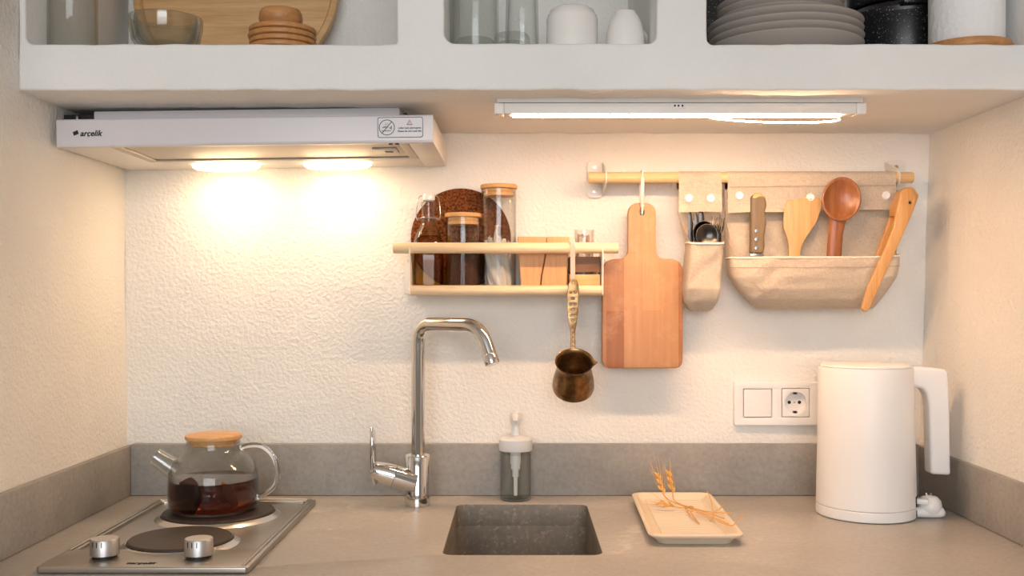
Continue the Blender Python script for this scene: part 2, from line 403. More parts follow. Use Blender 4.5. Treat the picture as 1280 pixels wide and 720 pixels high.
# ------------------------------------------------------------------ object helpers
def root_of(o):
    while o.parent: o = o.parent
    return o
def tag(o, label, cat, group=None):
    o['label'] = label; o['category'] = cat
    if group: o['group'] = group
    return o
def thing(name, label, cat, loc, group=None):
    o = bpy.data.objects.new(name, None); C.objects.link(o); o.location = loc; o.empty_display_size = 0.02
    return tag(o, label, cat, group)
def part(name, me, mat, parent, label=None):
    me.transform(Matrix.Translation(-Vector(root_of(parent).location)))
    me.name = name; o = bpy.data.objects.new(name, me); C.objects.link(o); o.parent = parent
    me.materials.clear(); me.materials.append(M[mat])
    if label: o['label'] = label
    return o
def single(name, me, mat, label, cat, loc, group=None):
    me.transform(Matrix.Translation(-Vector(loc))); me.name = name
    o = bpy.data.objects.new(name, me); C.objects.link(o); o.location = loc
    me.materials.clear(); me.materials.append(M[mat]); return tag(o, label, cat, group)
def struct(name, me, mat, label=None):
    me.name = name; o = bpy.data.objects.new(name, me); C.objects.link(o); o['kind'] = 'structure'
    me.materials.clear(); me.materials.append(M[mat])
    if label: o['label'] = label
    return o

# ================================================================== THE ROOM
RX0, RX1, RY0, RZ1 = -2.2, 2.2, -3.8, 2.55
def xl(z): return -0.735-0.006*(z-0.95)/0.63
def xr(z): return 0.753+0.020*(z-0.95)/0.63
def rough3(x, y, z, a=0.0028):
    v = Vector((x, y, z))
    return a*noise.noise(v*6)+a*0.13*noise.noise(v*25)
def wall_mesh(fn, nrm, nu, nv, th=0.12):
    bm = bmesh.new(); nrm = Vector(nrm); g = []
    for j in range(nv+1):
        row = []
        for i in range(nu+1):
            v = Vector(fn(i/nu, j/nv)); row.append(bm.verts.new(v+nrm*rough3(*v)))
        g.append(row)
    for j in range(nv):
        for i in range(nu): bm.faces.new((g[j][i], g[j][i+1], g[j+1][i+1], g[j+1][i]))
    # a straight rear face, joined round the border
    b = [bm.verts.new(Vector(fn(i, j))-nrm*th) for i, j in ((0, 0), (1, 0), (1, 1), (0, 1))]
    bm.faces.new(b)
    ring = [g[0], [r[-1] for r in g], g[-1][::-1], [r[0] for r in g][::-1]]
    for k, e in enumerate(ring): bm.faces.new(list(e)+[b[(k+1) % 4], b[k]])
    bmesh.ops.recalc_face_normals(bm, faces=bm.faces[:]); return fin(bm, 60)
struct('wall_back', wall_mesh(lambda u, v: (-0.80+1.63*u, 0, 0.0+RZ1*v), (0, -1, 0), 163, 255), 'plaster', 'off-white rough plaster wall behind the worktop')
struct('wall_left', wall_mesh(lambda u, v: (xl(RZ1*v), -0.85*u, RZ1*v), (1, 0, 0), 85, 255), 'plaster', 'off-white rough plaster wall beside the hob')
struct('wall_right', wall_mesh(lambda u, v: (xr(RZ1*v), -0.85*u, RZ1*v), (-1, 0, 0), 85, 255), 'plaster', 'off-white rough plaster wall beside the kettle')
struct('floor', box(RX0, RX1, RY0, 0.1, -0.06, 0.0), 'floor_cement')
struct('ceiling', box(RX0, RX1, RY0, 0.1, RZ1, RZ1+0.06), 'room_paint')
struct('wall_left_return', box(RX0, xl(1)-0.0, -0.85, -0.80, 0, RZ1), 'room_paint')
struct('wall_right_return', box(xr(1)+0.0, RX1, -0.85, -0.80, 0, RZ1), 'room_paint')
struct('wall_far_left', box(RX0-0.06, RX0, RY0, -0.8, 0, RZ1), 'room_paint')
struct('wall_far_right', box(RX1, RX1+0.06, RY0, -0.8, 0, RZ1), 'room_paint')
struct('wall_front', plate_xz([[(RX0, 0), (RX1, 0), (RX1, RZ1), (RX0, RZ1)], rrect(-1.05, 0.85, 1.0, 2.3, 0.01)], RY0-0.05, 0.1), 'room_paint')
wf = struct('window_1', plate_xz([rrect(-1.05, 0.85, 1.0, 2.3, 0.002), rrect(-1.0, -0.125, 1.05, 2.25, 0.002), rrect(-0.075, 0.8, 1.05, 2.25, 0.002)], RY0-0.05, 0.05, 0.003), 'white_metal')
for x0, x1 in ((-1.0, -0.125), (-0.075, 0.8)): part('pane', box(x0, x1, RY0-0.053, RY0-0.047, 1.05, 2.25), 'pane', wf)

# masonry shelf with three niches, one plastered body
SZ0, SZ1, SY = 1.577, 1.645, -0.396
def wob(l, a=0.0016, step=0.012):
    out = []
    for (x0, y0), (x1, y1) in zip(l, l[1:]+l[:1]):
        n = max(1, int(math.hypot(x1-x0, y1-y0)/step))
        for k in range(n):
            x, y = x0+(x1-x0)*k/n, y0+(y1-y0)*k/n; v = Vector((x*18, y*18, 3.3))
            out.append((x+a*0.6*noise.noise(v), y+a*noise.noise(v+Vector((9, 4, 1)))+a*0.5*noise.noise(v*3.1)))
    return out
XF = lambda px: X(px, SY)
holes = [rrect(-0.732, XF(496), SZ1, 2.09, [0.012, 0.004, 0.01, 0.01]), rrect(XF(555), XF(821), SZ1+0.0015, 2.09, [0.016, 0.012, 0.02, 0.02]),
         rrect(XF(884), 0.766, SZ1, 2.09, [0.009, 0.01, 0.01, 0.01])]
shelf_me = plate_xz([wob([(-0.742, SZ0), (0.778, SZ0), (0.778, 2.16), (-0.742, 2.16)])]+[wob(h) for h in holes], SY/2, -SY, 0.004)
struct('wall_shelf', shelf_me, 'plaster_smooth', 'white plastered masonry shelf with three open niches over the worktop')
for k, (x0, x1) in enumerate(((-0.735, -0.22), (0.24, 0.752))):
    struct('wall_pier_%d' % (k+1), box(x0, x1, -0.56, -0.003, 0, 0.8595), 'plaster_smooth')

# worktop with the moulded sink
sx0, sx1, sy0, sy1 = -0.109, 0.121, -0.447, -0.096
me = plate_xy([rrect(-0.733, 0.7515, -0.62, -0.003, 0.003), rrect(sx0, sx1, sy0, sy1, 0.016)], CT-0.02, 0.04, 0.0015)
top = thing('countertop', 'smooth grey-beige concrete worktop with a small square sink', 'countertop', (0, -0.3, 0.86))
to = part('worktop_slab', me, 'counter_concrete', top); to.data.materials.append(M['sink_concrete'])
for f in to.data.polygons:
    c = f.center
    if abs(f.normal.z) < 0.75 and sx0-0.003 < c.x < sx1+0.003 and sy0-0.003 < c.y+(-0.3) < sy1+0.003: f.material_index = 1
lp = []
for z, q, qf in ((0.862, 0, 0), (0.80, 0.003, 0.003), (0.735, 0.006, 0.006), (0.725, 0.014, 0.014)):
    lp.append([(x, y, z) for x, y in rrect(sx0+q, sx1-q, sy0+q, sy1-q, 0.02)])
inner = loops_mesh(lp)
outer = loops_mesh([[(x, y, 0.8595) for x, y in rrect(sx0-0.02, sx1+0.02, sy0-0.02, sy1+0.02, 0.02)],
                    [(x, y, 0.70) for x, y in rrect(sx0-0.02, sx1+0.02, sy0-0.02, sy1+0.02, 0.02)]])
bs = part('sink_basin', merge(inner, outer), 'sink_concrete', top, 'rough dark concrete sink basin')
part('drain', lathe([(0.0, 0.7265), (0.02, 0.7265), (0.024, 0.7285), (0.028, 0.7285), (0.029, 0.7255)], (0.006, -0.27, 0)), 'steel', bs)
# concrete upstands
UZ = 0.993
struct('trim_1', box(-0.7215, 0.7455, -0.02, -0.003, CT+0.0005, UZ+0.003, 0.0015), 'concrete', 'grey concrete upstand along the rear wall')
struct('trim_2', box(-0.7335, -0.7217, -0.62, -0.003, CT+0.0005, UZ, 0.0015), 'concrete', 'grey concrete upstand beside the hob')
struct('trim_3', box(0.7457, 0.7545, -0.62, -0.003, CT+0.0005, UZ, 0.0015), 'concrete', 'grey concrete upstand beside the kettle')

# ================================================================== RANGE HOOD
hx0, hx1, hy, hz0, hz1 = -0.733, -0.135, -0.294, 1.511, 1.5555
hood = thing('range_hood', 'white slim range hood with two lit lamps under the masonry shelf', 'range hood', (-0.435, -0.15, 1.53))
part('housing', box(X(118, -0.26), X(500, -0.26), -0.262, -0.006, hz1-0.004, 1.5735, 0.002), 'hood_white', hood)
part('mounting_clip', merge(box(X(503, -0.25), X(514, -0.25), -0.25, -0.235, hz1-0.001, 1.5605), box(X(505, -0.25), X(509, -0.25), -0.25, -0.24, 1.5605, 1.567)), 'black', hood)
part('gap_shadow_block', box(X(82, -0.24), X(117.5, -0.26), -0.25, -0.05, hz1-0.002, 1.5705), 'black', hood)  # black block added to stand for the shadow in the gap beside the housing
part('mounting_screw', rod((X(97, -0.254), -0.254, hz1-0.001), (X(97, -0.254), -0.254, 1.568), 0.003, 10, 0.001), 'screw_metal', hood)
rx0, rx1, ryf, ryb = -0.655, -0.176, -0.283, -0.105
fascia = plate_yz([round2([(hy, hz0+0.004), (hy+0.002, hz0), (hy+0.011, hz0), (hy+0.011, hz1), (hy+0.002, hz1), (hy, hz1-0.002)], 0.0015)], (hx0+hx1)/2, hx1-hx0, 0.0008)
part('front_panel', fascia, 'hood_white', hood)
body = merge(box(hx0, rx0, ryf, 0.0-0.004, hz0+0.0006, hz1-0.002, 0.001), box(rx1, hx1, ryf, -0.004, hz0+0.0006, hz1-0.002, 0.001),
             box(rx0, rx1, ryb, -0.004, hz0+0.0006, hz1-0.002, 0.001), box(rx0, rx1, ryf, ryb, hz0+0.014, hz1-0.002))
part('body', body, 'white_metal', hood)
fl = part('filter_panel', box(rx0+0.004, rx1-0.004, ryf+0.003, ryb-0.004, hz0+0.004, hz0+0.010, 0.001), 'filter_metal', hood)
fr_l = [[(rx0+0.001, ryf+0.001), (rx1-0.001, ryf+0.001), (rx1-0.001, ryb-0.001), (rx0+0.001, ryb-0.001)], [(rx0+0.016, ryf+0.009), (rx1-0.016, ryf+0.009), (rx1-0.016, ryb-0.009), (rx0+0.016, ryb-0.009)]]
part('filter_frame', plate_xy(fr_l, hz0+0.0025, 0.003, 0.0006), 'filter_metal', fl)
lt = part('latch', box(-0.243, -0.203, -0.222, -0.175, hz0+0.0005, hz0+0.0042, 0.001), 'filter_metal', fl)
part('latch_slot', box(-0.224, -0.211, -0.205, -0.190, hz0-0.0004, hz0+0.001), 'black', fl)
for x in (X(496, -0.29), X(488, -0.29)): part('switch', box(x-0.003, x+0.003, -0.291, -0.285, hz0-0.002, hz0+0.002, 0.0005), 'black', hood)
LAMPS = [X(283, -0.07), X(422, -0.07)]
for x in LAMPS:
    part('lamp_cover', lathe([(1.0, 0.0015), (0.98, -0.005), (0.85, -0.0095), (0.5, -0.0118), (0.0, -0.0125)], (x, -0.070, hz0), 40, Matrix.Diagonal((0.062, 0.028, 1, 1))), 'lamp_glow', hood)
    l = bpy.data.lights.new('hood_lamp', 'AREA'); l.shape = 'ELLIPSE'; l.size = 0.05; l.size_y = 0.02; l.energy = HOOD_W; l.color = HOOD_COL
    o = bpy.data.objects.new('hood_lamp', l); C.objects.link(o); o.parent = hood
    o.location = Vector((x, -0.070, hz0-0.0135))-hood.location
yf = hy-0.0003
lg = text('arçelik', 0.0128, 0.25, 0.0002, off=0.0003)
part('logo_text', xf(lg, Matrix.Translation((X(113.5, hy), yf, Z(164.5, hy))) @ XZ), 'ink', hood)
part('logo_mark', plate_xz([round2([(X(91, hy), Z(162.5, hy)), (X(97, hy), Z(160, hy)), (X(98.5, hy), Z(164.5, hy)), (X(92.5, hy), Z(167, hy))], 0.0006)], yf, 0.0004), 'ink', hood)
sk0, sk1, sz0_, sz1_ = X(471.5, hy), X(529.5, hy), 1.5185, 1.5525
skr = part('warning_sticker', plate_xz([rrect(sk0, sk1, sz0_, sz1_, 0.004)], yf, 0.0004), 'sticker', hood)
yf2 = yf-0.0004
part('sticker_border', plate_xz([rrect(sk0+0.0008, sk1-0.0008, sz0_+0.0008, sz1_-0.0008, 0.0035), rrect(sk0+0.0016, sk1-0.0016, sz0_+0.0016, sz1_-0.0016, 0.003)], yf2, 0.0003), 'ink', skr)
cx, cz = sk0+0.0155, (sz0_+sz1_)/2
part('prohibition_ring', plate_xz([circ(cx, cz, 0.0125, 32), circ(cx, cz, 0.0115, 32)], yf2, 0.0003), 'ink', skr)
a = math.radians(50); u = Vector((math.cos(a), math.sin(a))); w = Vector((-u.y, u.x))*0.0005; q = Vector((cx, cz))
part('prohibition_bar', plate_xz([[tuple(q-u*0.012-w), tuple(q+u*0.012-w), tuple(q+u*0.012+w), tuple(q-u*0.012+w)]], yf2, 0.0003), 'ink', skr)
fish = []
for k in range(14):
    tt = PI*k/13; fish.append((cx+0.0075*math.cos(tt)-0.001, cz+0.0035*math.sin(tt)-0.0005))
pic = [plate_xz([[(cx-0.0085, cz-0.001)]+[(cx-0.002+0.0055*math.cos(b), cz-0.001+0.003*math.sin(b)) for b in [PI*(1-k/10) for k in range(11)]]+[(cx+0.008, cz+0.003), (cx+0.008, cz-0.004)]+[(cx-0.002+0.0055*math.cos(b), cz-0.001-0.003*math.sin(b)) for b in [PI*k/10 for k in range(11)]]], yf2, 0.0003),
       plate_xz([[(cx-0.008, cz-0.006), (cx+0.006, cz-0.006), (cx+0.007, cz-0.0045), (cx-0.009, cz-0.0045)]], yf2, 0.0003)]
for k in range(3): pic.append(plate_xz([[(cx-0.003+0.002*k, cz+0.0035), (cx-0.0024+0.002*k, cz+0.0035), (cx-0.0024+0.002*k, cz+0.007), (cx-0.003+0.002*k, cz+0.007)]], yf2, 0.0003))
part('fish_pictogram', merge(*pic), 'ink_grey', skr)
tx = sk0+0.0515; tz = cz+0.0075
tri = lambda s: [(tx-s, tz-s*0.8), (tx+s, tz-s*0.8), (tx, tz+s*0.95)]
part('warning_triangle', merge(plate_xz([tri(0.0048), tri(0.0034)], yf2, 0.0003), box(tx-0.0003, tx+0.0003, yf2-0.0002, yf2, tz-0.0012, tz+0.0012)), 'ink_red', skr)
for s, dz in (('Lütfen balık pişirmeyiniz', -0.0012), ('Please do not cook fish', -0.0062)):
    part('sticker_text', xf(text(s, 0.0037 if dz > -0.005 else 0.0040, 0, 0.0001, off=0.00008), Matrix.Translation((tx, yf2, cz+dz)) @ XZ), 'ink', skr)
hood.rotation_euler = (0, math.radians(-0.75), 0)

# ================================================================== UNDER-SHELF LED LIGHT
ly = -0.335; lx0, lx1 = X(618, ly), X(1083, ly); lz1 = Z(128.5, ly); lz0 = Z(142, ly)
led = thing('under_shelf_light', 'long slim white LED bar glowing under the masonry shelf', 'light', ((lx0+lx1)/2, ly+0.015, lz1))
part('mounting_pad', box(lx0+0.004, lx1-0.004, ly+0.0025, ly+0.028, lz1+0.0012, SZ0+0.0012), 'white_metal', led)
part('adhesive_strip', box(lx0+0.008, lx1-0.008, ly+0.005, ly+0.028, lz1-0.0003, lz1+0.0013), 'dark_gap', led)
part('housing', box(lx0+0.015, lx1-0.015, ly, ly+0.030, lz0, lz1, 0.001), 'white_metal', led)
for x in (lx0, lx1-0.0148): part('end_cap', box(x, x+0.0148, ly-0.0003, ly+0.030, lz0-0.0003, lz1, 0.001), 'white_metal', led)
bx0 = X(840, ly); bx1 = X(857, ly)
sw = part('sensor_switch', box(bx0, bx1, ly-0.001, ly+0.002, Z(136, ly), Z(129, ly), 0.0005), 'white_metal', led)
for px in (843.5, 848, 853): part('sensor_dot', xf(lathe([(0, 0), (0.0016, 0), (0.0016, 0.0006), (0, 0.0006)], seg=12), Matrix.Translation((X(px, ly), ly-0.0008, Z(132.3, ly))) @ Matrix.Rotation(PI/2, 4, 'X')), 'ink', sw)
part('led_strip', box(X(641, ly), X(1053, ly), ly+0.005, ly+0.022, lz0-0.0022, lz0+0.001), 'led_glow', led, 'glowing warm white LED strip')
dr = [Vector((X(885+168*k/24, ly), ly+0.012, lz0-0.002-(0.0070*math.sin(PI*min(1, (k/24)*1.0))**0.5 if k < 24 else 0)-0.005*(k/24 > 0.02)*(k/24))) for k in range(25)]
part('loose_strip', tube(dr, 0.0011, 8), 'led_glow', led, 'sagging loose end of the LED strip')

# ================================================================== WALL RAIL
ry = -0.060; rz = Z(222, ry)
rail = thing('wall_rail', 'pale wooden hanging rail on two white metal wall brackets', 'rail', (0.42, 0, rz))
part('rod', rod((X(735, ry), ry, rz), (X(1141, ry), ry, rz), 0.0101), 'pine_rod', rail)
def bracket(par, xp, out, zc, hz, ydep, zfront, hf, screws, wid=0.029):
    """xp: side plate x; out: -1 flange to the left, +1 to the right"""
    x0, x1 = sorted((xp, xp+out*wid))
    fl = plate_xz([rrect(x0, x1, zc-hz, zc+hz, 0.008)], -0.0042, 0.003, 0.0008)
    pl = plate_yz([round2([(-0.003, zc-hz+0.003), (ydep, zfront-hf), (ydep, zfront+hf), (-0.003, zc+hz-0.003)], [0.002, 0.012, 0.012, 0.002])], xp, 0.0022, 0.0005)
    b = part('bracket', merge(fl, pl), 'white_metal', par)
    for dz in screws:
        s = part('screw', xf(lathe([(0, 0), (0.0042, 0), (0.0038, 0.0014), (0.0015, 0.0016), (0.0012, 0.0008), (0, 0.0008)], seg=16), Matrix.Translation(((x0+x1)/2+out*0.001, -0.0055, zc+dz)) @ Matrix.Rotation(PI/2, 4, 'X')), 'screw_metal', b)
bracket(rail, 0.1585, -1, Z(224.5, 0), 0.0352, -0.075, rz, 0.0135, (0.023, -0.023))
bracket(rail, 0.689, 1, Z(224.5, 0), 0.0352, -0.075, rz, 0.0135, (0.023, -0.023), 0.036)

# ================================================================== WALL RACK
ky = -0.095; kz1 = Z(310, ky); kz0 = Z(363, ky)
rack = thing('wall_rack', 'small wall rack of two pale wooden rods in white metal brackets', 'rack', (-0.02, 0, kz0))
part('rod', rod((X(491.5, ky), ky, kz1), (X(773, ky), ky, kz1), 0.0098), 'birch', rack)
part('rod', rod((X(512, ky)-0.0005, ky, kz0), (X(753, ky)+0.0005, ky, kz0), 0.0092), 'birch', rack)
FZ = 1.2862
part('shelf_plate', box(X(513, ky)+0.002, X(752, ky)-0.002, -0.086, -0.004, FZ-0.003, FZ-0.0004, 0.0005), 'white_metal', rack)
def rbracket(xp, out):
    x0, x1 = sorted((xp, xp+out*0.021)); z0, z1 = Z(368, 0), Z(322, 0)
    fl = plate_xz([rrect(x0, x1, z0, z1, 0.005)], -0.0042, 0.003, 0.0008)
    pl = plate_yz([round2([(-0.003, z0+0.002), (ky-0.010, kz0-0.0095), (ky-0.0115, kz1), (ky+0.0, kz1+0.0115), (ky+0.014, kz1), (-0.003, z1-0.002)], [0.002, 0.005, 0.01, 0.01, 0.01, 0.002])], xp, 0.0022, 0.0005)
    b = part('bracket', merge(fl, pl), 'white_metal', rack)
    for z in (Z(326.5, 0), Z(361, 0)):
        part('screw', xf(lathe([(0, 0), (0.004, 0), (0.0036, 0.0014), (0.0012, 0.0015), (0.001, 0.0008), (0, 0.0008)], seg=16), Matrix.Translation(((x0+x1)/2, -0.0055, z)) @ Matrix.Rotation(PI/2, 4, 'X')), 'screw_metal', b)
rbracket(X(512.5, ky), -1); rbracket(X(753, ky), 1)

# ---- things on the rack
def jar(px, yc, r, ztop, label, cat='jar'):
    x = X(px, yc); j = thing('glass_jar', label, cat, (x, yc, FZ), 'bamboo-lidded glass jars on the rack')
    h = ztop-FZ; lid = 0.0075
    pr = [(0, 0), (r-0.004, 0), (r-0.001, 0.002), (r, 0.006), (r, h-lid-0.001), (r-0.0018, h-lid-0.001), (r-0.0018, 0.006), (r-0.004, 0.0035), (0, 0.0035)]
    part('glass', lathe(pr, (x, yc, FZ), 48), 'glass_clear', j)
    l = part('lid', merge(lathe([(0, h-lid), (r+0.0015, h-lid), (r+0.002, h-lid+0.001), (r+0.002, h-0.0015), (r+0.0005, h), (0, h)], (x, yc, FZ), 48),
                  lathe([(0, h-lid-0.0135), (r-0.0045, h-lid-0.0135), (r-0.004, h-lid-0.013), (r-0.004, h-lid), (0, h-lid)], (x, yc, FZ), 48)), 'bamboo_lid', j)
    part('seal_ring', lathe([(r-0.0042, h-lid-0.008), (r-0.0022, h-lid-0.007), (r-0.0022, h-lid-0.005), (r-0.0042, h-lid-0.004), (r-0.0042, h-lid-0.008)], (x, yc, FZ), 48), 'glass_thick', l)
    return j, x
R_ = 0.0318
j1, jx1 = jar(579, -0.0522, R_, Z(267, -0.05), 'shorter glass jar with bamboo lid holding brown ground coffee')
part('coffee_grounds', lathe([(0, 0.004), (R_-0.005, 0.004), (R_-0.0024, 0.008), (R_-0.0024, 0.062), (R_*0.6, 0.066), (0, 0.069)], (jx1, -0.0522, FZ), 40), 'coffee', j1)
j2, jx2 = jar(623.5, -0.0522, R_, Z(232, -0.042), 'taller glass jar with bamboo lid holding white tea filter bags')
# filter bags standing bunched in the taller jar
for k in range(12):
    ang = 2*PI*k/12+0.3; rr = 0.011 if k % 2 else 0.019
    hh = (0.076+0.014*random.random()) if k != 5 else 0.110
    tw = random.uniform(-0.5, 0.5); lean = random.uniform(-0.3, 0.3)
    def fb(u, v, ang=ang, rr=rr, hh=hh, tw=tw, lean=lean, k=k):
        wdt = 0.0145*(0.5+0.5*math.sin(PI*min(1, 0.2+v*0.95)))
        a2 = ang+tw*v; s = (u-0.5)*2*wdt; bul = 0.004*math.cos((u-0.5)*PI)*math.sin(PI*v)+0.0022*math.sin(9*v+9*u+k)
        rad = rr*(1-0.25*v)+bul
        x = rad*math.cos(a2)-s*math.sin(a2)+lean*hh*v*0.5; y = rad*math.sin(a2)+s*math.cos(a2)
        q = math.hypot(x, y); mx = R_-0.0035
        if q > mx: x, y = x*mx/q, y*mx/q
        return (jx2+x, -0.0522+y, FZ+0.0045+hh*v+0.002*math.sin(6*u+k))
    single('tea_filter_bag', sheet(fb, 8, 14, 0.0006), 'paper_white', 'white paper tea filter bag bunched inside the taller jar', 'filter bag', (jx2+rr*math.cos(ang), -0.0522+rr*math.sin(ang), FZ+0.0045), 'tea filter bags in the taller jar')
# cork trivet leaning on the wall
tr_r = 0.0935; tcx = X(576, -0.013); lean = math.radians(1.2)
tm = lathe([(0, -0.004), (tr_r-0.002, -0.004), (tr_r, -0.0025), (tr_r, 0.0025), (tr_r-0.002, 0.004), (0, 0.004)], seg=64)
tm.transform(Matrix.Translation((tcx, -0.0165, FZ+tr_r*math.cos(lean)+0.0008)) @ Matrix.Rotation(PI/2-lean, 4, 'X'))
mn = min(v.co.z for v in tm.vertices); mxy = max(v.co.y for v in tm.vertices); tm.transform(Matrix.Translation((0, -0.0035-mxy, FZ-mn)))
single('cork_trivet', tm, 'cork', 'round dark brown cork trivet leaning on the wall behind the jars', 'trivet', (tcx, -0.015, FZ))
# oil bottle
bx, by = X(536, -0.048), -0.050
bt = thing('oil_bottle', 'swing-top glass bottle of yellow olive oil on the rack', 'bottle', (bx, by, FZ))
bp = [(0, 0, 2), (0.026, 0, 3.2), (0.0282, 0.003, 3.4), (0.0284, 0.072, 3.4), (0.0275, 0.082, 3.2), (0.0235, 0.096, 2.8), (0.0175, 0.108, 3), (0.0135, 0.117, 2), (0.0128, 0.123, 2), (0.0128, 0.148, 2), (0.0145, 0.150, 2), (0.0145, 0.156, 2), (0.0125, 0.158, 2)]
prof = [(a, b) for a, b, c in bp]; se = [c for a, b, c in bp]
inn = [(max(a-0.002, 0), max(b, 0.005)) for a, b, c in bp][::-1]; inn[-1] = (0, 0.005)
part('glass', lathe(prof+inn, (bx, by, FZ), 48, se=se+se[::-1]), 'glass_clear', bt)
ob = [(0, 0.0055, 2), (0.023, 0.0055, 3.2), (0.0258, 0.008, 3.4), (0.0259, 0.072, 3.4), (0.0248, 0.082, 3.2), (0.0208, 0.0955, 2.8), (0, 0.0955, 2)]
part('oil', lathe([(a, b) for a, b, c in ob], (bx, by, FZ), 48, se=[c for a, b, c in ob]), 'oil', bt)
st = part('stopper', lathe([(0, 0.1585), (0.0085, 0.1585), (0.0115, 0.161), (0.0118, 0.168), (0.0105, 0.1725), (0, 0.1735)], (bx, by, FZ), 32), 'white_ceramic', bt)
wire = []
for s in (-1, 1):
    wire.append(tube(smooth_path([(bx+s*0.010, by, FZ+0.168), (bx+s*0.015, by-0.002, FZ+0.168), (bx+s*0.0195, by-0.006, FZ+0.160), (bx+s*0.0215, by-0.008, FZ+0.140), (bx+s*0.0215, by-0.008, FZ+0.128), (bx+s*0.018, by-0.008, FZ+0.124), (bx+s*0.0135, by-0.004, FZ+0.129)], 5), 0.0009, 8))
wire.append(tube([(bx+0.0139*math.cos(2*PI*k/24), by+0.0139*math.sin(2*PI*k/24), FZ+0.129) for k in range(25)], 0.0008, 8))
wire.append(tube([(bx-0.0195, by-0.0135, FZ+0.1265), (bx-0.01, by-0.0155, FZ+0.1265), (bx+0.01, by-0.0155, FZ+0.1265), (bx+0.0195, by-0.0135, FZ+0.1265)], 0.0009, 8))
part('wire_clasp', merge(*wire), 'steel', bt)
# pair of wooden shakers, fitted together along a wavy joint
yq = -0.047
seam = [(682.3, 292.5), (682.3, 304), (681.3, 316), (679, 328), (676.5, 340), (675, 355.7)]
P2 = lambda l, y: [(X(a, y), Z(b, y)) for a, b in l]
sl = P2([(a-0.6, b) for a, b in seam], yq); sr = P2([(a+0.6, b) for a, b in seam], yq)
zb = FZ
def shaker(out, label):
    out = [(x, max(z, zb)) for x, z in out]
    m_ = plate_xz([out], yq, 0.052, 0.0018); mn = min(v.co.z for v in m_.vertices); m_.transform(Matrix.Translation((0, 0, zb-mn)))
    cxx = sum(a for a, b in out)/len(out); return single('wooden_shaker', m_, 'beech', label, 'shaker', (cxx, yq, zb), 'wooden shaker pair on the rack')
shaker(P2([(647, 292.5)], yq)+sl+P2([(651.5, 355.7), (649.5, 330)], yq), 'beech shaker with concave edge beside the taller glass jar')
shaker(sr+P2([(707.5, 355.7), (708.5, 330), (711, 292.5)], yq), 'beech shaker with bulging edge beside the little crate')
# little crate
cx0, cx1, cy0, cy1 = X(712, -0.075), X(750, -0.075), -0.078, -0.020
cr = thing('wooden_crate', 'little slatted wooden crate at the end of the rack', 'crate', ((cx0+cx1)/2, -0.05, FZ))
ch = Z(321, -0.075)-FZ
part('floor_slat', box(cx0+0.003, cx1-0.003, cy0+0.003, cy1-0.003, FZ, FZ+0.003), 'crate_wood', cr)
for k, (z0, z1) in enumerate(((FZ, FZ+0.0035), (FZ+0.0045, FZ+0.0245), (FZ+0.0285, FZ+ch))):
    mt = 'crate_wood' if k < 2 else 'crate_dark'
    xa = cx0 if k < 2 else cx0+0.001
    part('slat', box(xa, cx1, cy0, cy0+0.003, z0, z1, 0.0005), mt, cr)
    part('slat', box(cx0, cx1, cy1-0.003, cy1, z0, z1, 0.0005), mt, cr)
    for x in (cx0, cx1-0.003): part('slat', box(x, x+0.003, cy0+0.0035, cy1-0.0035, z0, z1, 0.0005), mt, cr)
for x in (cx0+0.0035, cx1-0.0065):
    for y in (cy0+0.0035, cy1-0.0065): part('corner_post', box(x, x+0.003, y, y+0.003, FZ+0.003, FZ+ch-0.001), 'crate_wood', cr)
gx = (cx0+cx1)/2+0.0005; gy = -0.049; gr = 0.0185; gh = Z(287, -0.05)-FZ-0.004
gl = single('shot_glass', lathe([(0, 0.0), (gr-0.004, 0), (gr-0.003, 0.002), (gr, gh), (gr-0.0018, gh), (gr-0.0046, 0.006), (0, 0.006)], (gx, gy, FZ+0.0035), 32), 'glass_niche', 'clear small glass standing in the little crate', 'glass', (gx, gy, FZ+0.0035))
for k, (dx, dy, a, hh, pm_) in enumerate(((-0.006, -0.006, 0.12, 0.095, 'paper_white'), (0.006, -0.003, -0.1, 0.098, 'sachet_paper'), (-0.008, 0.005, 0.05, 0.101, 'sachet_paper'))):
    def sc_(u, v, dx=dx, dy=dy, a=a, hh=hh, k=k): return (gx+dx*0.8+(u-0.5)*0.0125+(v-0.5)*a*0.03, gy+dy+0.0014*math.sin(7*v+5*u+k), FZ+0.0105+v*(hh-0.0105)*0.98+0.0015*math.sin(8*u+k))
    single('sugar_sachet', sheet(sc_, 6, 12, 0.0008), pm_, ('white paper sachet standing foremost in the small glass of the crate', 'pinkish paper sachet tilted against a white one in small glass', 'pinkish paper sachet standing rearmost in the small glass')[k], 'sachet', (gx+dx, gy+dy, FZ+0.0105), 'sachets in the small glass')

# ================================================================== COFFEE POT (cezve) on a strap
cz_y = -0.1075
strap = sheet(lambda u, v: (X(716, ky-0.012)+(u-0.5)*0.0085*(1-0.35*max(0, v-0.75)*4), ky-0.0103-0.0022*math.sin(min(1, v*6)*PI/2)+0.0004*math.sin(3*v), Z(299, ky-0.012)-v*(Z(299, ky)-Z(352, ky))), 4, 20, 0.0008)
loop = [(X(716, ky), ky+0.0108*math.sin(t_), kz1+0.0108*math.cos(t_)) for t_ in [PI*1.55+k*PI*1.4/16 for k in range(17)]]
l2 = tube(loop, 0.0042, 4, flat=0.12, up=(0, 0, 1))
pot = thing('coffee_pot', 'hammered brass coffee pot with long pierced handle hanging under the rack', 'coffee pot', W(718, 452, -0.145))
part('hanging_strap', merge(strap, l2), 'strap_white', pot, 'white fabric strap')
ta = math.radians(40); A_ = Vector((0, -math.sin(ta), math.cos(ta))); B_ = Vector((0, math.cos(ta), math.sin(ta))); Cn = W(718, 452, -0.145)
PM = Matrix.Translation(Cn) @ Matrix(((1, 0, 0, 0), (0, B_.y, A_.y, 0), (0, B_.z, A_.z, 0), (0, 0, 0, 1)))
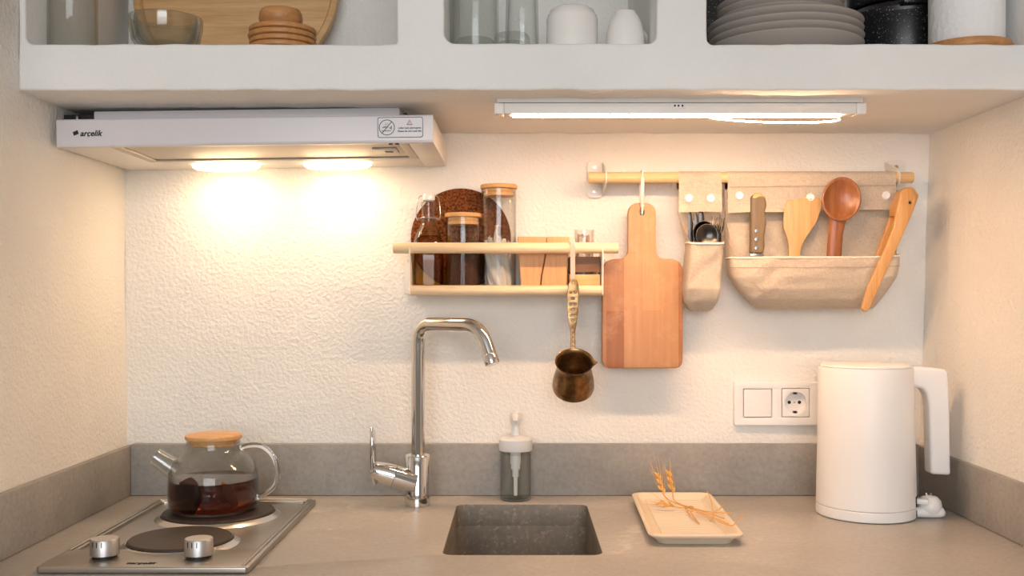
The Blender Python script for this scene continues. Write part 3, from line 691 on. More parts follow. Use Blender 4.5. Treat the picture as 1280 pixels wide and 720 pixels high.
po = [(0, -0.067), (0.0325, -0.067), (0.0362, -0.0645), (0.0374, -0.059), (0.0364, -0.048), (0.0343, -0.036), (0.0314, -0.024), (0.0297, -0.016), (0.0293, -0.010), (0.0303, -0.005), (0.0328, -0.001), (0.0338, 0.0), (0.0335, 0.0008),
      (0.0318, 0.0), (0.0293, -0.005), (0.0283, -0.011), (0.0287, -0.016), (0.0304, -0.024), (0.0332, -0.036), (0.0352, -0.048), (0.036, -0.058), (0.034, -0.063), (0, -0.065)]
bm_ = lathe(po, seg=64)
for v in bm_.vertices:
    aa = math.atan2(v.co.y, v.co.x); d_ = abs(aa+0.12)
    if d_ < 0.28 and v.co.z > -0.012:
        k_ = (1-d_/0.28)**1.5*min(1, (v.co.z+0.012)/0.012); v.co.x += 0.0075*k_*math.cos(-0.12); v.co.y += 0.0075*k_*math.sin(-0.12); v.co.z += 0.002*k_
part('pot_body', xf(bm_, PM), 'brass', pot)
hyy = -0.1175
hout = [(713.0, 439), (713.2, 415), (710.5, 404), (709.8, 396), (708.8, 388), (709.3, 380), (708.5, 372), (709.5, 364), (710.2, 356), (713, 350), (717, 348), (721, 350), (723.3, 356), (723.6, 364), (723.8, 372), (722.8, 380), (723.0, 388), (721.8, 396), (720.8, 404), (718.8, 415), (719.2, 439)]
hol = [circ(X(716.8, hyy), Z(353, hyy), 0.0022, 10, 0.003)]
for i, (a, b, r_) in enumerate(((713.4, 365.5, 0.0023), (719.4, 365.5, 0.0023), (716.4, 373, 0.0028), (713.2, 380.5, 0.0024), (719.2, 380.5, 0.0024), (716.2, 387.5, 0.0028), (713.8, 394.8, 0.002), (718.6, 394.8, 0.002), (716.1, 401, 0.0022))):
    hol.append(circ(X(a, hyy), Z(b, hyy), r_, 10))
for k in range(5): hol.append(circ(X(716, hyy), Z(411+k*5.5, hyy), 0.0009, 8, 0.0014))
part('handle', plate_xz([round2(P2(hout, hyy), 0.002)]+hol, hyy, 0.003, 0.0006), 'brass', pot, 'pierced flat brass handle')

# ================================================================== CUTTING BOARD
cb_y = -0.050
body = P2([(784.5, 254), (819, 254), (819, 318), (853, 325), (853, 460), (752, 460), (752, 325), (784.5, 318)], cb_y)
pp = rrect(0, 1, 0, 1, 0)  # (unused)
cpts = round2(P2([(784.5, 254), (819, 254), (819, 323.5), (853, 324.5), (852.5, 460), (752.0, 460), (752.5, 324.5), (784.5, 323.5)], cb_y), [0.022, 0.022, 0.018, 0.034, 0.017, 0.017, 0.034, 0.018], 7)
board = thing('cutting_board', 'handled butcher-block cutting board hanging from the wooden rail', 'cutting board', (X(802, cb_y), cb_y, Z(460, cb_y)))
part('board', plate_xz([cpts, circ(X(801.5, cb_y), Z(266, cb_y), 0.0045, 14, 0.0068)], cb_y, 0.018, 0.002), 'butcher', board)
sx_ = X(801.5, cb_y)
cord = [(sx_+0.0008, cb_y-0.0095, Z(265, cb_y)), (sx_+0.001, cb_y-0.0112, Z(261, cb_y)), (sx_+0.0005, cb_y-0.0115, Z(256, cb_y)), (sx_-0.001, ry-0.0112, Z(245, ry)), (sx_+0.0, ry-0.0125, Z(225, ry)), (sx_, ry-0.009, rz+0.0095), (sx_, ry, rz+0.0125), (sx_, ry+0.009, rz+0.0095), (sx_, ry+0.0125, rz), (sx_-0.001, ry+0.013, rz-0.012), (sx_, cb_y+0.0105, Z(252, cb_y)), (sx_, cb_y+0.0108, Z(262, cb_y)), (sx_, cb_y+0.004, Z(267.5, cb_y)), (sx_+0.0008, cb_y-0.0095, Z(266.5, cb_y))]
part('cord_loop', tube(smooth_path(cord, 4), [0.0018+0.0016*(0.1 < i/52 < 0.32) for i in range(53)], 8, flat=0.8), 'strap_white', board, 'white cord loop')

# ================================================================== LINEN POCKETS ON THE RAIL
def pocket(name, label, fx0, fx1, flap_y, mouth_y, px, dep, snaps, tilt=0.0, seed=0, stitch=None):
    """fx0/fx1 flap sides (px); px: list of (py, left px, right px, depth factor) of the pocket front, from the mouth down; pixels seen at depth ry-..."""
    yb = ry+0.0118; yfp = ry-0.0118
    def nz(x, z, a, s=16): return a*noise.noise(Vector((x*s+seed, z*s, seed*1.7)))
    x0, x1 = X(fx0, yfp), X(fx1, yfp); zf = Z(flap_y, yfp)
    root = thing(name, label, 'wall pocket', ((x0+x1)/2, yb, Z(px[-1][0], yb)))
    # flap: over the rod and down in front
    arc = []
    L0 = rz-zf; R = 0.0114
    path = [(yfp, zf+L0*k/8) for k in range(8)]+[(ry-R*math.cos(PI*k/10), rz+R*math.sin(PI*k/10)) for k in range(11)]+[(yb, rz-0.02*k/3) for k in range(1, 4)]
    def ff(u, v):
        f = v*(len(path)-1); i = min(int(f), len(path)-2); t_ = f-i
        y, z = (path[i][0]*(1-t_)+path[i+1][0]*t_, path[i][1]*(1-t_)+path[i+1][1]*t_)
        hang = max(0, (rz-z)/L0) if y < ry else 0
        x = x0+(x1-x0)*u
        return (x, y-hang*(0.0015+abs(nz(x, z, 0.004, 22))), z-hang*0.0006*math.sin(x*60+seed)+hang*tilt*(u-0.5))
    fp = part('flap', sheet(ff, 40, 44, 0.0012), 'linen', root)
    if stitch:
        zs = Z(stitch, yfp)
        part('stitching', tube([(x0+0.003+(x1-x0-0.006)*k/30, yfp-0.0024-abs(nz(x0+(x1-x0)*k/30, zs, 0.004, 22))*((rz-zs)/L0), zs+tilt*(k/30-0.5)*0.5) for k in range(31)], 0.0004, 5), 'stitch', fp)
    for a, b in snaps:
        part('snap', xf(lathe([(0, 0), (0.0075, 0), (0.0078, 0.001), (0.006, 0.0026), (0.0045, 0.0022), (0, 0.0021)], seg=24), Matrix.Translation((X(a, yfp), yfp-0.0030, Z(b, yfp))) @ Matrix.Rotation(PI/2, 4, 'X')), 'white_plastic', fp)
    zt = rz-0.004; zbm = Z(px[-1][0], yb-0.01)
    rows = [(Z(q[0], yb-dep*q[3]), X(q[1], yb-dep*q[3]*0.8), X(q[2], yb-dep*q[3]*0.8), dep*q[3]) for q in px]
    def at(z):
        if z >= rows[0][0]: return rows[0][1:]
        for a, b in zip(rows, rows[1:]):
            if a[0] >= z >= b[0]:
                t_ = (a[0]-z)/max(a[0]-b[0], 1e-6); return tuple(a[i]*(1-t_)+b[i]*t_ for i in (1, 2, 3))
        return rows[-1][1:]
    def fb(u, v):
        z = zt+(zbm-zt)*v; l, r_, d = at(z)
        k_ = min(1, max(0, (zt-z)/(zt-rows[0][0]))); l2, r2 = x0+(l-x0)*k_, x1+(r_-x1)*k_
        x = l2+(r2-l2)*u
        return (x, yb+0.001+nz(x, z, 0.005)+nz(x, z+0.8*x, 0.004, 45), z)
    part('back_panel', sheet(fb, 36, 40, 0.0012), 'linen', root)
    zr = [r_[0] for r_ in rows]; nV = 34
    def fpk(u, v):
        z = zr[0]+(zr[-1]-zr[0])*v; l, r_, d = at(z)
        ctr, hw = (l+r_)/2, (r_-l)/2
        a = PI*(1-u); e = 0.32
        cxx = math.copysign(abs(math.cos(a))**e, math.cos(a)); syy = abs(math.sin(a))**e
        x = ctr+hw*cxx; y = yb-0.0015-d*syy
        z2 = z+tilt*(u-0.5)*(1-v)
        return (x, y+nz(x, z+0.4*x, 0.012, 14)*syy*(1-0.3*v)+nz(x, z-0.6*x, 0.005, 38)*syy, z2+0.003*math.sin(PI*u)*(1-v)*-1)
    pk = part('pocket_front', sheet(fpk, 64, nV, 0.0014), 'linen', root)
    # turned hem along the mouth
    hem = [Vector(fpk(k/64, 0.012)) for k in range(65)]
    part('hem', tube(hem, 0.0021, 8), 'linen', pk)
    if stitch:
        part('stitching', tube([Vector(fpk(k/64, 0.20))+Vector((0, -0.0016, 0)) for k in range(4, 61)], 0.0004, 5), 'stitch', pk)
    # side gussets between flap and mouth
    for s in (0, 1):
        def fg(u, v, s=s):
            z = zf+0.002+(zr[0]-zf-0.002)*v; l, r_, d = rows[0][1:]
            xx = (x0+(l-x0)*v) if s == 0 else (x1+(r_-x1)*v)
            ext = 0.010+(d*0.80-0.010)*v**1.6
            cur = 0.10*(abs(r_-l))*(u**2)*v**3*(1 if s == 0 else -1)*0.35
            return (xx+cur+nz(xx+u*0.1, z, 0.0035, 30), yb-ext*u, z)
        part('side_panel', sheet(fg, 8, 18, 0.0012), 'linen', root)
    return root, yb
pocket('linen_pocket', 'narrow linen wall pocket holding dark cutlery on the rail', 848.5, 902, 265, 301.5,
       [(301.5, 861, 905, 1.0), (312, 860, 904.5, 1.0), (335, 857.5, 903.5, 0.98), (360, 855, 901.5, 0.9), (376, 855.5, 898, 0.62), (386, 860, 891, 0.3), (389, 864, 886, 0.12)], 0.046, [(860.5, 248), (888, 248)], 0, 3)
pocket('linen_pocket', 'wide linen wall pocket holding wooden utensils on the rail', 909.5, 1120, 264, 319,
       [(319, 913, 1127, 1.0), (330, 913, 1127, 1.0), (345, 916, 1124, 0.95), (360, 925, 1114, 0.85), (374, 936, 1103, 0.6), (383, 944, 1095, 0.3), (386, 948, 1091, 0.12)], 0.050, [(924, 245), (1012.5, 247), (1107, 244.5)], 0.006, 11, 233)

# ---- cutlery in the narrow pocket
cy_ = ry-0.012
def cutlery(kind, label, px, top_py, y, lean, bot=352):
    zb_ = Z(bot, y); zt_ = Z(top_py, y); xm = X(px, y)
    t_ = thing('table_'+kind, label, kind, (xm, y, zb_), 'dark cutlery in the narrow linen pocket')
    L = zt_-zb_; f = lambda k: Vector((xm+lean*(k-0.5)*L, y, zb_+L*k))
    if kind == 'knife':
        part('handle', tube([f(0), f(0.1), f(0.45)], [0.003, 0.0035, 0.003], 8, flat=0.6), 'dark_steel', t_)
        a, b = f(0.44), f(1.0); w_ = 0.0042
        part('blade', plate_xz([[(a.x-w_, a.z), (a.x+w_, a.z), (b.x+w_*1.3, b.z-0.026), (b.x+w_*0.5, b.z-0.006), (b.x-w_*0.7, b.z), (b.x-w_, b.z-0.008)]], y, 0.0012, 0.0003), 'dark_steel', t_)
    elif kind == 'spoon':
        part('handle', tube([f(0), f(0.1), f(0.55)], [0.003, 0.0035, 0.0025], 8, flat=0.5), 'dark_steel', t_)
        c = f(0.80); rr_ = L*0.22
        sp = lathe([(0.001, -0.0075), (0.6, -0.006), (0.9, -0.0025), (1.0, 0.0), (0.97, 0.0006), (0.86, -0.0016), (0.55, -0.0048), (0.001, -0.0062)], seg=32)
        sp.transform(Matrix.Translation(c) @ Matrix.Rotation(PI/2, 4, 'X') @ Matrix.Diagonal((0.0205, rr_, 1, 1)))
        part('bowl', sp, 'dark_steel', t_)
    else:
        part('handle', tube([f(0), f(0.1), f(0.6)], [0.003, 0.0035, 0.0025], 8, flat=0.5), 'dark_steel', t_)
        c = f(0.66); w_ = 0.0085
        part('fork_head', plate_xz([round2([(c.x-0.002, c.z-0.012), (c.x+0.002, c.z-0.012), (c.x+w_, c.z+0.004), (c.x+w_, c.z+0.012), (c.x-w_, c.z+0.012), (c.x-w_, c.z+0.004)], 0.003)], y, 0.0016, 0.0004), 'dark_steel', t_)
        e = f(1.0)
        for k in range(4):
            xo = -w_+0.0016+k*(2*w_-0.0032)/3
            part('tine', tube([(c.x+xo, y, c.z+0.011), ((c.x+e.x)/2+xo, y-0.002, (c.z+e.z)/2+0.004), (e.x+xo, y+0.001, e.z)], [0.0013, 0.0012, 0.0006], 6), 'dark_steel', t_)
cutlery('knife', 'dark steel table knife with narrow pointed blade, leaning in narrow linen pocket', 869.5, 265, cy_+0.003, 0.03)
cutlery('knife', 'dark steel table knife with tip turned aside, against pocket edge', 863.5, 262, cy_+0.009, -0.02)
cutlery('knife', 'dark steel tall table knife standing upright, tallest of the cutlery', 876, 257, cy_+0.012, 0.02)
cutlery('fork', 'dark steel fork with splayed tines behind the spoons', 891, 271, cy_+0.002, 0.10)
cutlery('fork', 'dark steel fork leaning towards the wide pocket', 895.5, 272, cy_+0.011, 0.13)
cutlery('spoon', 'dark steel spoon standing foremost in the narrow pocket', 884, 281, cy_-0.014, 0.0, 350)
cutlery('spoon', 'dark steel spoon nested behind another spoon', 881, 277, cy_-0.005, -0.04, 350)

# ---- utensils in the wide pocket
uy = ry-0.014
kn = thing('kitchen_knife', 'kitchen knife with riveted grey-brown wooden handle in wide pocket', 'knife', W(945, 320, uy))
kh = round2(P2([(938, 246), (943, 242.5), (950, 242), (956, 248), (957.5, 256), (955, 266), (957, 280), (954.5, 296), (955, 309), (953.5, 317), (937, 317)], uy), 0.004, 4)
part('handle', plate_xz([kh], uy, 0.014, 0.003), 'knife_wood', kn)
part('handle_cap', plate_xz([round2(P2([(938.5, 248), (942, 242), (950, 241.5), (956, 247.5), (949, 246.5), (943, 249)], uy), 0.002)], uy, 0.0145, 0.002), 'bamboo_lid', kn)
part('bolster', plate_xz([P2([(936.8, 317.2), (953.7, 317.2), (953.5, 320.5), (936.8, 320.5)], uy)], uy, 0.012, 0.001), 'steel', kn)
part('blade', plate_xz([P2([(935, 320.6), (953, 320.6), (952, 350), (946, 366), (940, 372), (936, 350)], uy)], uy, 0.002, 0.0003), 'steel', kn)
for b in (289, 299.5, 310.5): part('rivet', xf(lathe([(0, 0), (0.0032, 0), (0.003, 0.0009), (0, 0.0012)], seg=16), Matrix.Translation((X(944.5, uy), uy-0.0071, Z(b, uy))) @ Matrix.Rotation(PI/2, 4, 'X')), 'steel', kn)
spt = round2(P2([(983.5, 251), (1003, 247.5), (1027, 248), (1026, 262), (1020, 279), (1006, 299), (1000.5, 312), (999, 368), (985, 368), (985.5, 312), (985, 302), (978.5, 284), (979.5, 266)], uy), 0.006, 4)
single('wooden_spatula', plate_xz([spt], uy, 0.006, 0.0016), 'bamboo_z', 'pale bamboo spatula with broad slanted blade in wide pocket', 'spatula', W(992, 368, uy))
# wooden spoon
spn = thing('wooden_spoon', 'reddish-brown wooden spoon with deep round bowl in wide pocket', 'spoon', W(1043, 368, uy))
sc0 = W(1051.5, 249, uy-0.020)
prs = [(0.001, -0.016), (0.5, -0.0145), (0.8, -0.010), (0.96, -0.004), (1.0, 0.0), (0.98, 0.0015), (0.9, 0.0012), (0.82, -0.002), (0.6, -0.0075), (0.3, -0.0105), (0.001, -0.0115)]
bo = lathe(prs, seg=48); bo.transform(Matrix.Translation(sc0+Vector((0, -0.002, 0))) @ Matrix.Rotation(math.radians(12), 4, 'Y') @ Matrix.Rotation(PI/2, 4, 'X') @ Matrix.Diagonal((X(1076, uy-0.02)-X(1051.5, uy-0.02), 0.0395, 1, 1)))
part('bowl', bo, 'spoon_wood', spn)
hw = [(1048, 271, 11), (1046, 280, 10), (1044.5, 292, 9.2), (1043, 310, 9.4), (1041.5, 340, 9), (1040, 368, 8.5)]
part('handle', tube([W(a, b, uy-0.012+0.0001*(b-271)) for a, b, c in hw], [c*(DW+uy)/F for a, b, c in hw], 16, flat=0.42, up=(0, 1, 0)), 'spoon_wood', spn)
# tongs clipped over the pocket edge
ty = ry-0.0745
tg = thing('wooden_tongs', 'bamboo tongs clipped over the edge of the wide pocket', 'tongs', W(1082, 388, ty))
fa = round2(P2([(1125.5, 238.5), (1133, 233.5), (1139, 237), (1145, 246.5), (1141.5, 262), (1117, 318), (1101, 352), (1086.5, 386.5), (1081, 390), (1076, 386), (1083, 362), (1093, 338), (1106, 311), (1116, 284)], ty), 0.003, 4)
part('arm', plate_xz([fa, circ(X(1136.8, ty), Z(253.5, ty), 0.0026, 12)], ty, 0.009, 0.0018), 'bamboo_tongs', tg)
ba = round2(P2([(1124, 240), (1136, 236), (1139, 246), (1121, 275), (1106, 312), (1094, 345), (1086, 345), (1097, 312), (1109, 279)], ty+0.047), 0.002, 3)
part('arm', plate_xz([ba], ty+0.047, 0.008, 0.0015), 'bamboo_tongs', tg)
hb = round2(P2([(1125.5, 239), (1133, 234), (1139, 237.5), (1144, 246), (1138, 262), (1128, 270), (1117, 270), (1118, 258)], ty+0.02), 0.003, 4)
part('hinge_block', plate_xz([hb], ty+0.0235, 0.040, 0.0012), 'bamboo_tongs', tg)
part('hole_plug', xf(lathe([(0, 0), (0.0026, 0), (0.0026, 0.001), (0, 0.001)], seg=12), Matrix.Translation((X(1136.8, ty), ty+0.0035, Z(253.5, ty))) @ Matrix.Rotation(PI/2, 4, 'X')), 'ink', tg)

# ================================================================== HOB
bx0, bx1, by0, by1 = -0.644, -0.360, -0.548, -0.098
hob = thing('electric_hob', 'stainless steel two-plate electric hob let into the worktop', 'hob', ((bx0+bx1)/2, -0.32, CT))
RW = 0.015
fr = [rrect(bx0, bx1, by0, by1, 0.006), rrect(bx0+RW, bx1-RW, by0+0.095, by1-RW, 0.006)]
body = merge(plate_xy(fr, CT+0.005, 0.009, 0.002, 3), box(bx0+RW-0.002, bx1-RW+0.002, by0+0.08, by1-RW+0.002, CT+0.0008, CT+0.0045))
hb_ = part('body', body, 'hob_steel', hob)
# raised bead round the rear three sides
bead = fillet([(bx0+0.008, by0+0.085, CT+0.0095), (bx0+0.008, by1-0.008, CT+0.0095), (bx1-0.008, by1-0.008, CT+0.0095), (bx1-0.008, by0+0.004, CT+0.0095)], 0.008)
part('raised_rim', tube(bead, 0.0028, 10), 'hob_steel', hb_)
for (x, y, r_) in ((-0.4995, -0.402, 0.0745), (-0.5, -0.212, 0.0905)):
    h_ = part('hotplate', lathe([(0, 0.006), (r_, 0.006), (r_, 0.0125), (r_-0.002, 0.0145), (r_*0.5, 0.0150), (r_*0.3, 0.0142), (0, 0.0142)], (x, y, CT), 64), 'hotplate_iron', hob, 'dark cast iron hotplate')
    part('trim_ring', lathe([(r_+0.0004, 0.0046), (r_+0.0004, 0.0098), (r_+0.0025, 0.0108), (r_+0.005, 0.0085), (r_+0.0075, 0.0068), (r_+0.011, 0.0046), (r_+0.0004, 0.0046)], (x, y, CT), 64), 'steel', h_)
for px in (131, 248.5):
    ky_ = -0.494; x = X(px, ky_)
    k_ = part('knob', lathe([(0, 0.0125), (0.0185, 0.0125), (0.0197, 0.0135), (0.0192, 0.034), (0.0182, 0.0355), (0, 0.0357)], (x, ky_, CT), 40), 'knob_steel', hob, 'brushed steel knob')
    part('knob_skirt', lathe([(0, 0.0092), (0.0165, 0.0092), (0.0165, 0.0125), (0, 0.0125)], (x, ky_, CT), 32), 'black', k_)
    for a in (-2.1, -1.75, -1.4):
        part('knob_mark', box(x+0.0195*math.cos(a)-0.0005, x+0.0195*math.cos(a)+0.0005, ky_+0.0193*math.sin(a)-0.0006, ky_+0.0193*math.sin(a)+0.0006, CT+0.026, CT+0.0335), 'dark_gap', k_)
lg = text('arçelik', 0.0125, 0.25, 0.0002, off=0.0003)
part('logo_text', xf(lg, Matrix.Translation((X(180, -0.525), -0.529, CT+0.0097))), 'ink', hob)
part('logo_mark', plate_xy([rrect(X(160, -0.525), X(165, -0.525), -0.532, -0.526, 0.0006)], CT+0.0097, 0.0004), 'ink', hob)

# ================================================================== TEAPOT
tx_, ty_, tz_ = X(267, -0.212), -0.212, CT+0.0152
tp = thing('glass_teapot', 'round glass teapot of red-brown tea with bamboo lid on hotplate', 'teapot', (tx_, ty_, tz_))
oprof = [(0, 0), (0.060, 0), (0.067, 0.002), (0.0715, 0.008), (0.073, 0.02), (0.073, 0.05), (0.0715, 0.062), (0.067, 0.075), (0.060, 0.086), (0.052, 0.094), (0.0455, 0.100), (0.0435, 0.106), (0.0435, 0.118)]
th = 0.0018
iprof = [(max(0, a-th), max(b, 0.003)) for a, b in oprof[::-1]]; iprof[-1] = (0, 0.003)
part('glass_body', lathe(oprof+iprof, (tx_, ty_, tz_), 64), 'glass_clear', tp)
lv = 0.053
tpf = [(0, 0.0034), (0.057, 0.0034), (0.065, 0.005), (0.0693, 0.010), (0.0709, 0.02), (0.0709, lv), (0, lv)]
part('tea', lathe(tpf, (tx_, ty_, tz_), 64), 'tea', tp, 'dark red-brown tea')
ld = part('lid', merge(lathe([(0, 0.1185), (0.045, 0.1185), (0.0462, 0.1205), (0.0455, 0.125), (0.042, 0.1265), (0, 0.128)], (tx_, ty_, tz_), 48), lathe([(0, 0.108), (0.038, 0.108), (0.039, 0.109), (0.039, 0.1185), (0, 0.1185)], (tx_, ty_, tz_), 48)), 'bamboo_lid', tp)
part('seal_ring', lathe([(0.0385, 0.109), (0.0412, 0.110), (0.0412, 0.1135), (0.0385, 0.1145), (0.0385, 0.109)], (tx_, ty_, tz_), 48), 'glass_thick', ld)
# spout: a short straight glass tube
s0 = Vector((tx_-0.060, ty_-0.006, tz_+0.066)); s1 = Vector((tx_-0.0945, ty_-0.012, tz_+0.0905))
def hollow(path, r0, r1, seg=32):
    n = len(path); o = tube(path, r0, seg, False); i = tube(path, r1, seg, False); i.flip_normals(); return merge(o, i)
part('spout', hollow([s0, s0*0.7+s1*0.3, s0*0.3+s1*0.7, s1], [0.0185, 0.017, 0.0155, 0.0152], [0.0168, 0.0153, 0.0138, 0.0136]), 'glass_edge', tp)
hp = smooth_path([W(301, 560, ty_), W(312, 556.5, ty_), W(327, 557.5, ty_), W(340, 568, ty_), W(347, 586, ty_), W(345, 604, ty_), W(335, 615, ty_), W(322, 621.5, ty_)], 6)
part('handle', tube(hp, 0.0046, 16, flat=0.9), 'glass_solid', tp)
# two tea infuser bags against the glass
def teabag(c, w_, h_, rot, label, mt, d_=0.006):
    pts = [(w_*math.cos(2*PI*k/28)*(1+0.05*math.sin(3*2*PI*k/28)), h_*math.sin(2*PI*k/28)*(1+0.06*math.sin(5*2*PI*k/28))) for k in range(28)]
    m_ = slab([pts], d_, d_*0.45, 3); bm = bmesh.new(); bm.from_mesh(m_)
    for v in bm.verts: v.co.z += 0.0012*noise.noise(v.co*180)
    m_ = fin(bm, 60); m_.transform(Matrix.Translation(c) @ Matrix.Rotation(rot[2], 4, 'Z') @ Matrix.Rotation(rot[1], 4, 'Y') @ XZ)
    return single('tea_bag', m_, mt, label, 'tea bag', c)
teabag(Vector((tx_-0.023, ty_-0.0545, tz_+0.034)), 0.026, 0.0285, (0, 0.15, math.radians(-22)), 'round dark tea bag floating against the glass of the teapot', 'teabag')
teabag(Vector((tx_+0.040, ty_-0.0475, tz_+0.034)), 0.0095, 0.024, (0, -0.5, math.radians(40)), 'narrow amber tea bag slanting in the teapot beneath its handle side', 'teabag_light', 0.003)

# ================================================================== FAUCET
fx, fy = X(522, -0.105), -0.105
fc = thing('kitchen_faucet', 'tall chrome kitchen tap with squared swan-neck spout by the sink', 'faucet', (fx, fy, CT))
zt_ = Z(568.5, fy)
part('body', lathe([(0, 0.0005), (0.0225, 0.0005), (0.0228, 0.002), (0.0226, 0.004), (0.0226, zt_-CT-0.002), (0.0212, zt_-CT), (0.0135, zt_-CT), (0, zt_-CT)], (fx, fy, CT), 48), 'chrome', fc)
ax = Vector((0.133, -0.105, 0)); ztop = Z(405, fy)
tipd = Vector((0.030, -0.022, 0))
pth = fillet([Vector((fx+0.001, fy, zt_-0.002)), Vector((fx+0.001, fy, ztop)), Vector((fx, fy, ztop))+ax*0.86, Vector((fx, fy, ztop))+ax*0.985+Vector((0, 0, -0.050))], 0.034, 10)
part('spout', tube(pth, 0.0122, 28), 'chrome', fc)
e0 = pth[-1]; eu = (pth[-1]-pth[-2]).normalized()
part('aerator', rod(e0-eu*0.001, e0+eu*0.016, 0.0128, 28, 0.001), 'chrome', fc)
# side cartridge and paddle lever, to the left and a little forward
c0 = Vector((fx-0.004, fy-0.010, Z(601, fy))); c1 = Vector((fx-0.052, fy-0.020, Z(591, fy)+0.002)); c2 = Vector((X(466, fy-0.02), fy-0.024, Z(588, fy-0.02)))
mid = c0*0.25+c1*0.75
part('cartridge', tube([c0, mid], [0.0198, 0.0192], 32), 'chrome', fc)
lev = part('lever_collar', tube([mid+(c1-c0).normalized()*0.0008, c1, c2+Vector((0.004, 0, 0)), c2+Vector((-0.0015, 0, 0))], [0.0196, 0.0188, 0.0165, 0.014], 32), 'chrome', fc)
pd = smooth_path([W(469, 604, fy-0.022), W(467, 590, fy-0.024), W(466.2, 570, fy-0.026), W(466.2, 550, fy-0.026), W(464.8, 534, fy-0.024)], 6)
n_ = len(pd)
part('lever', tube(pd, [0.012+0.0035*math.sin(PI*i/(n_-1))-0.006*max(0, i/(n_-1)-0.8)*3 for i in range(n_)], 24, flat=0.36, up=(1, 0, 0)), 'chrome', lev)

# ================================================================== SOAP DISPENSER
sy_ = -0.054; sx_ = X(644.5, sy_)
sd = thing('soap_dispenser', 'clear bottle of liquid soap with white pump behind the sink', 'soap dispenser', (sx_, sy_, CT))
sh = Z(563, sy_)-CT; rb = 0.0288
part('bottle', lathe([(0, 0.0004), (rb-0.003, 0.0004), (rb-0.0006, 0.002), (rb, 0.005), (rb, sh), (rb-0.0015, sh), (rb-0.0015, 0.006), (rb-0.004, 0.004), (0, 0.004)], (sx_, sy_, CT), 48), 'glass_niche', sd)
part('liquid_soap', lathe([(0, 0.0042), (rb-0.005, 0.0042), (rb-0.0022, 0.0065), (rb-0.0022, sh-0.006), (0, sh-0.006)], (sx_, sy_, CT), 48), 'soap', sd)
hc = Z(546, sy_)-CT
pm = part('pump', merge(lathe([(0, sh+0.0006), (rb+0.0012, sh+0.0006), (rb+0.0018, sh+0.0015), (rb+0.0018, hc-0.004), (rb-0.003, hc-0.0005), (0.013, hc+0.002), (0.008, hc+0.0035), (0.0072, hc+0.006), (0.0072, hc+0.022), (0, hc+0.022)], (sx_, sy_, CT), 40),
          lathe([(0, hc+0.022), (0.0085, hc+0.022), (0.0100, hc+0.030), (0.0105, hc+0.040), (0.0085, hc+0.0455), (0, hc+0.047)], (sx_, sy_, CT), 32)), 'white_plastic', sd)
nz0 = Vector((sx_, sy_, CT+hc+0.039))
part('nozzle', tube([nz0, nz0+Vector((0.0, -0.014, 0.0005)), nz0+Vector((0.0, -0.027, -0.003)), nz0+Vector((0, -0.034, -0.0085))], [0.0075, 0.0068, 0.0055, 0.0046], 16), 'white_plastic', pm)
part('dip_tube', merge(lathe([(0, sh-0.0245), (0.0098, sh-0.0245), (0.0098, sh+0.0004), (0, sh+0.0004)], (sx_, sy_, CT), 24), lathe([(0, sh-0.034), (0.0085, sh-0.034), (0.0085, sh-0.0245), (0, sh-0.0245)], (sx_, sy_, CT), 24),
     lathe([(0, sh-0.048), (0.0058, sh-0.048), (0.0058, sh-0.034), (0, sh-0.034)], (sx_, sy_, CT), 24)), 'white_plastic', pm)
part('suction_pipe', rod((sx_, sy_, CT+0.008), (sx_, sy_, CT+sh-0.048), 0.0036, 12, 0.0003), 'paper_white', pm)

# ================================================================== TRAY WITH WHEAT
tz0 = CT+0.0005
def tl(x0, x1, y0, y1, r_, z, sh_=0.0): return [(x+sh_*(y+0.235), y, z) for x, y in rrect(x0, x1, y0, y1, r_, 6)]
bx_ = (0.1985, 0.3415, -0.400, -0.073); K = 0.03
tp_ = []
for ins, z, r_ in ((0.015, 0.0, 0.010), (0.011, 0.006, 0.012), (0.004, 0.0105, 0.012), (0.0005, 0.0130, 0.013), (0.0, 0.0150, 0.013), (0.0015, 0.0170, 0.013), (0.0055, 0.0172, 0.011), (0.0085, 0.0150, 0.010), (0.0135, 0.0080, 0.009), (0.0165, 0.0062, 0.008)):
    r_ += 0.006; tp_.append(tl(bx_[0]+ins, bx_[1]-ins, bx_[2]+ins, bx_[3]-ins, r_, tz0+z, K))
tray = thing('ceramic_tray', 'shallow beige rectangular tray with ribbed floor right of the sink', 'tray', (0.27, -0.236, tz0))
part('tray_body', loops_mesh(tp_, True, True, 50), 'tray_beige', tray)
rb_ = []
for k in range(26):
    y = bx_[2]+0.022+k*0.0112; sh_ = K*(y+0.235)
    rb_.append(tube([(bx_[0]+0.024+sh_, y, tz0+0.0062), (bx_[1]-0.024+sh_, y, tz0+0.0062)], 0.0030, 8, flat=0.9, up=(0, 0, 1)))
part('ribs', merge(*rb_), 'tray_beige', tray)
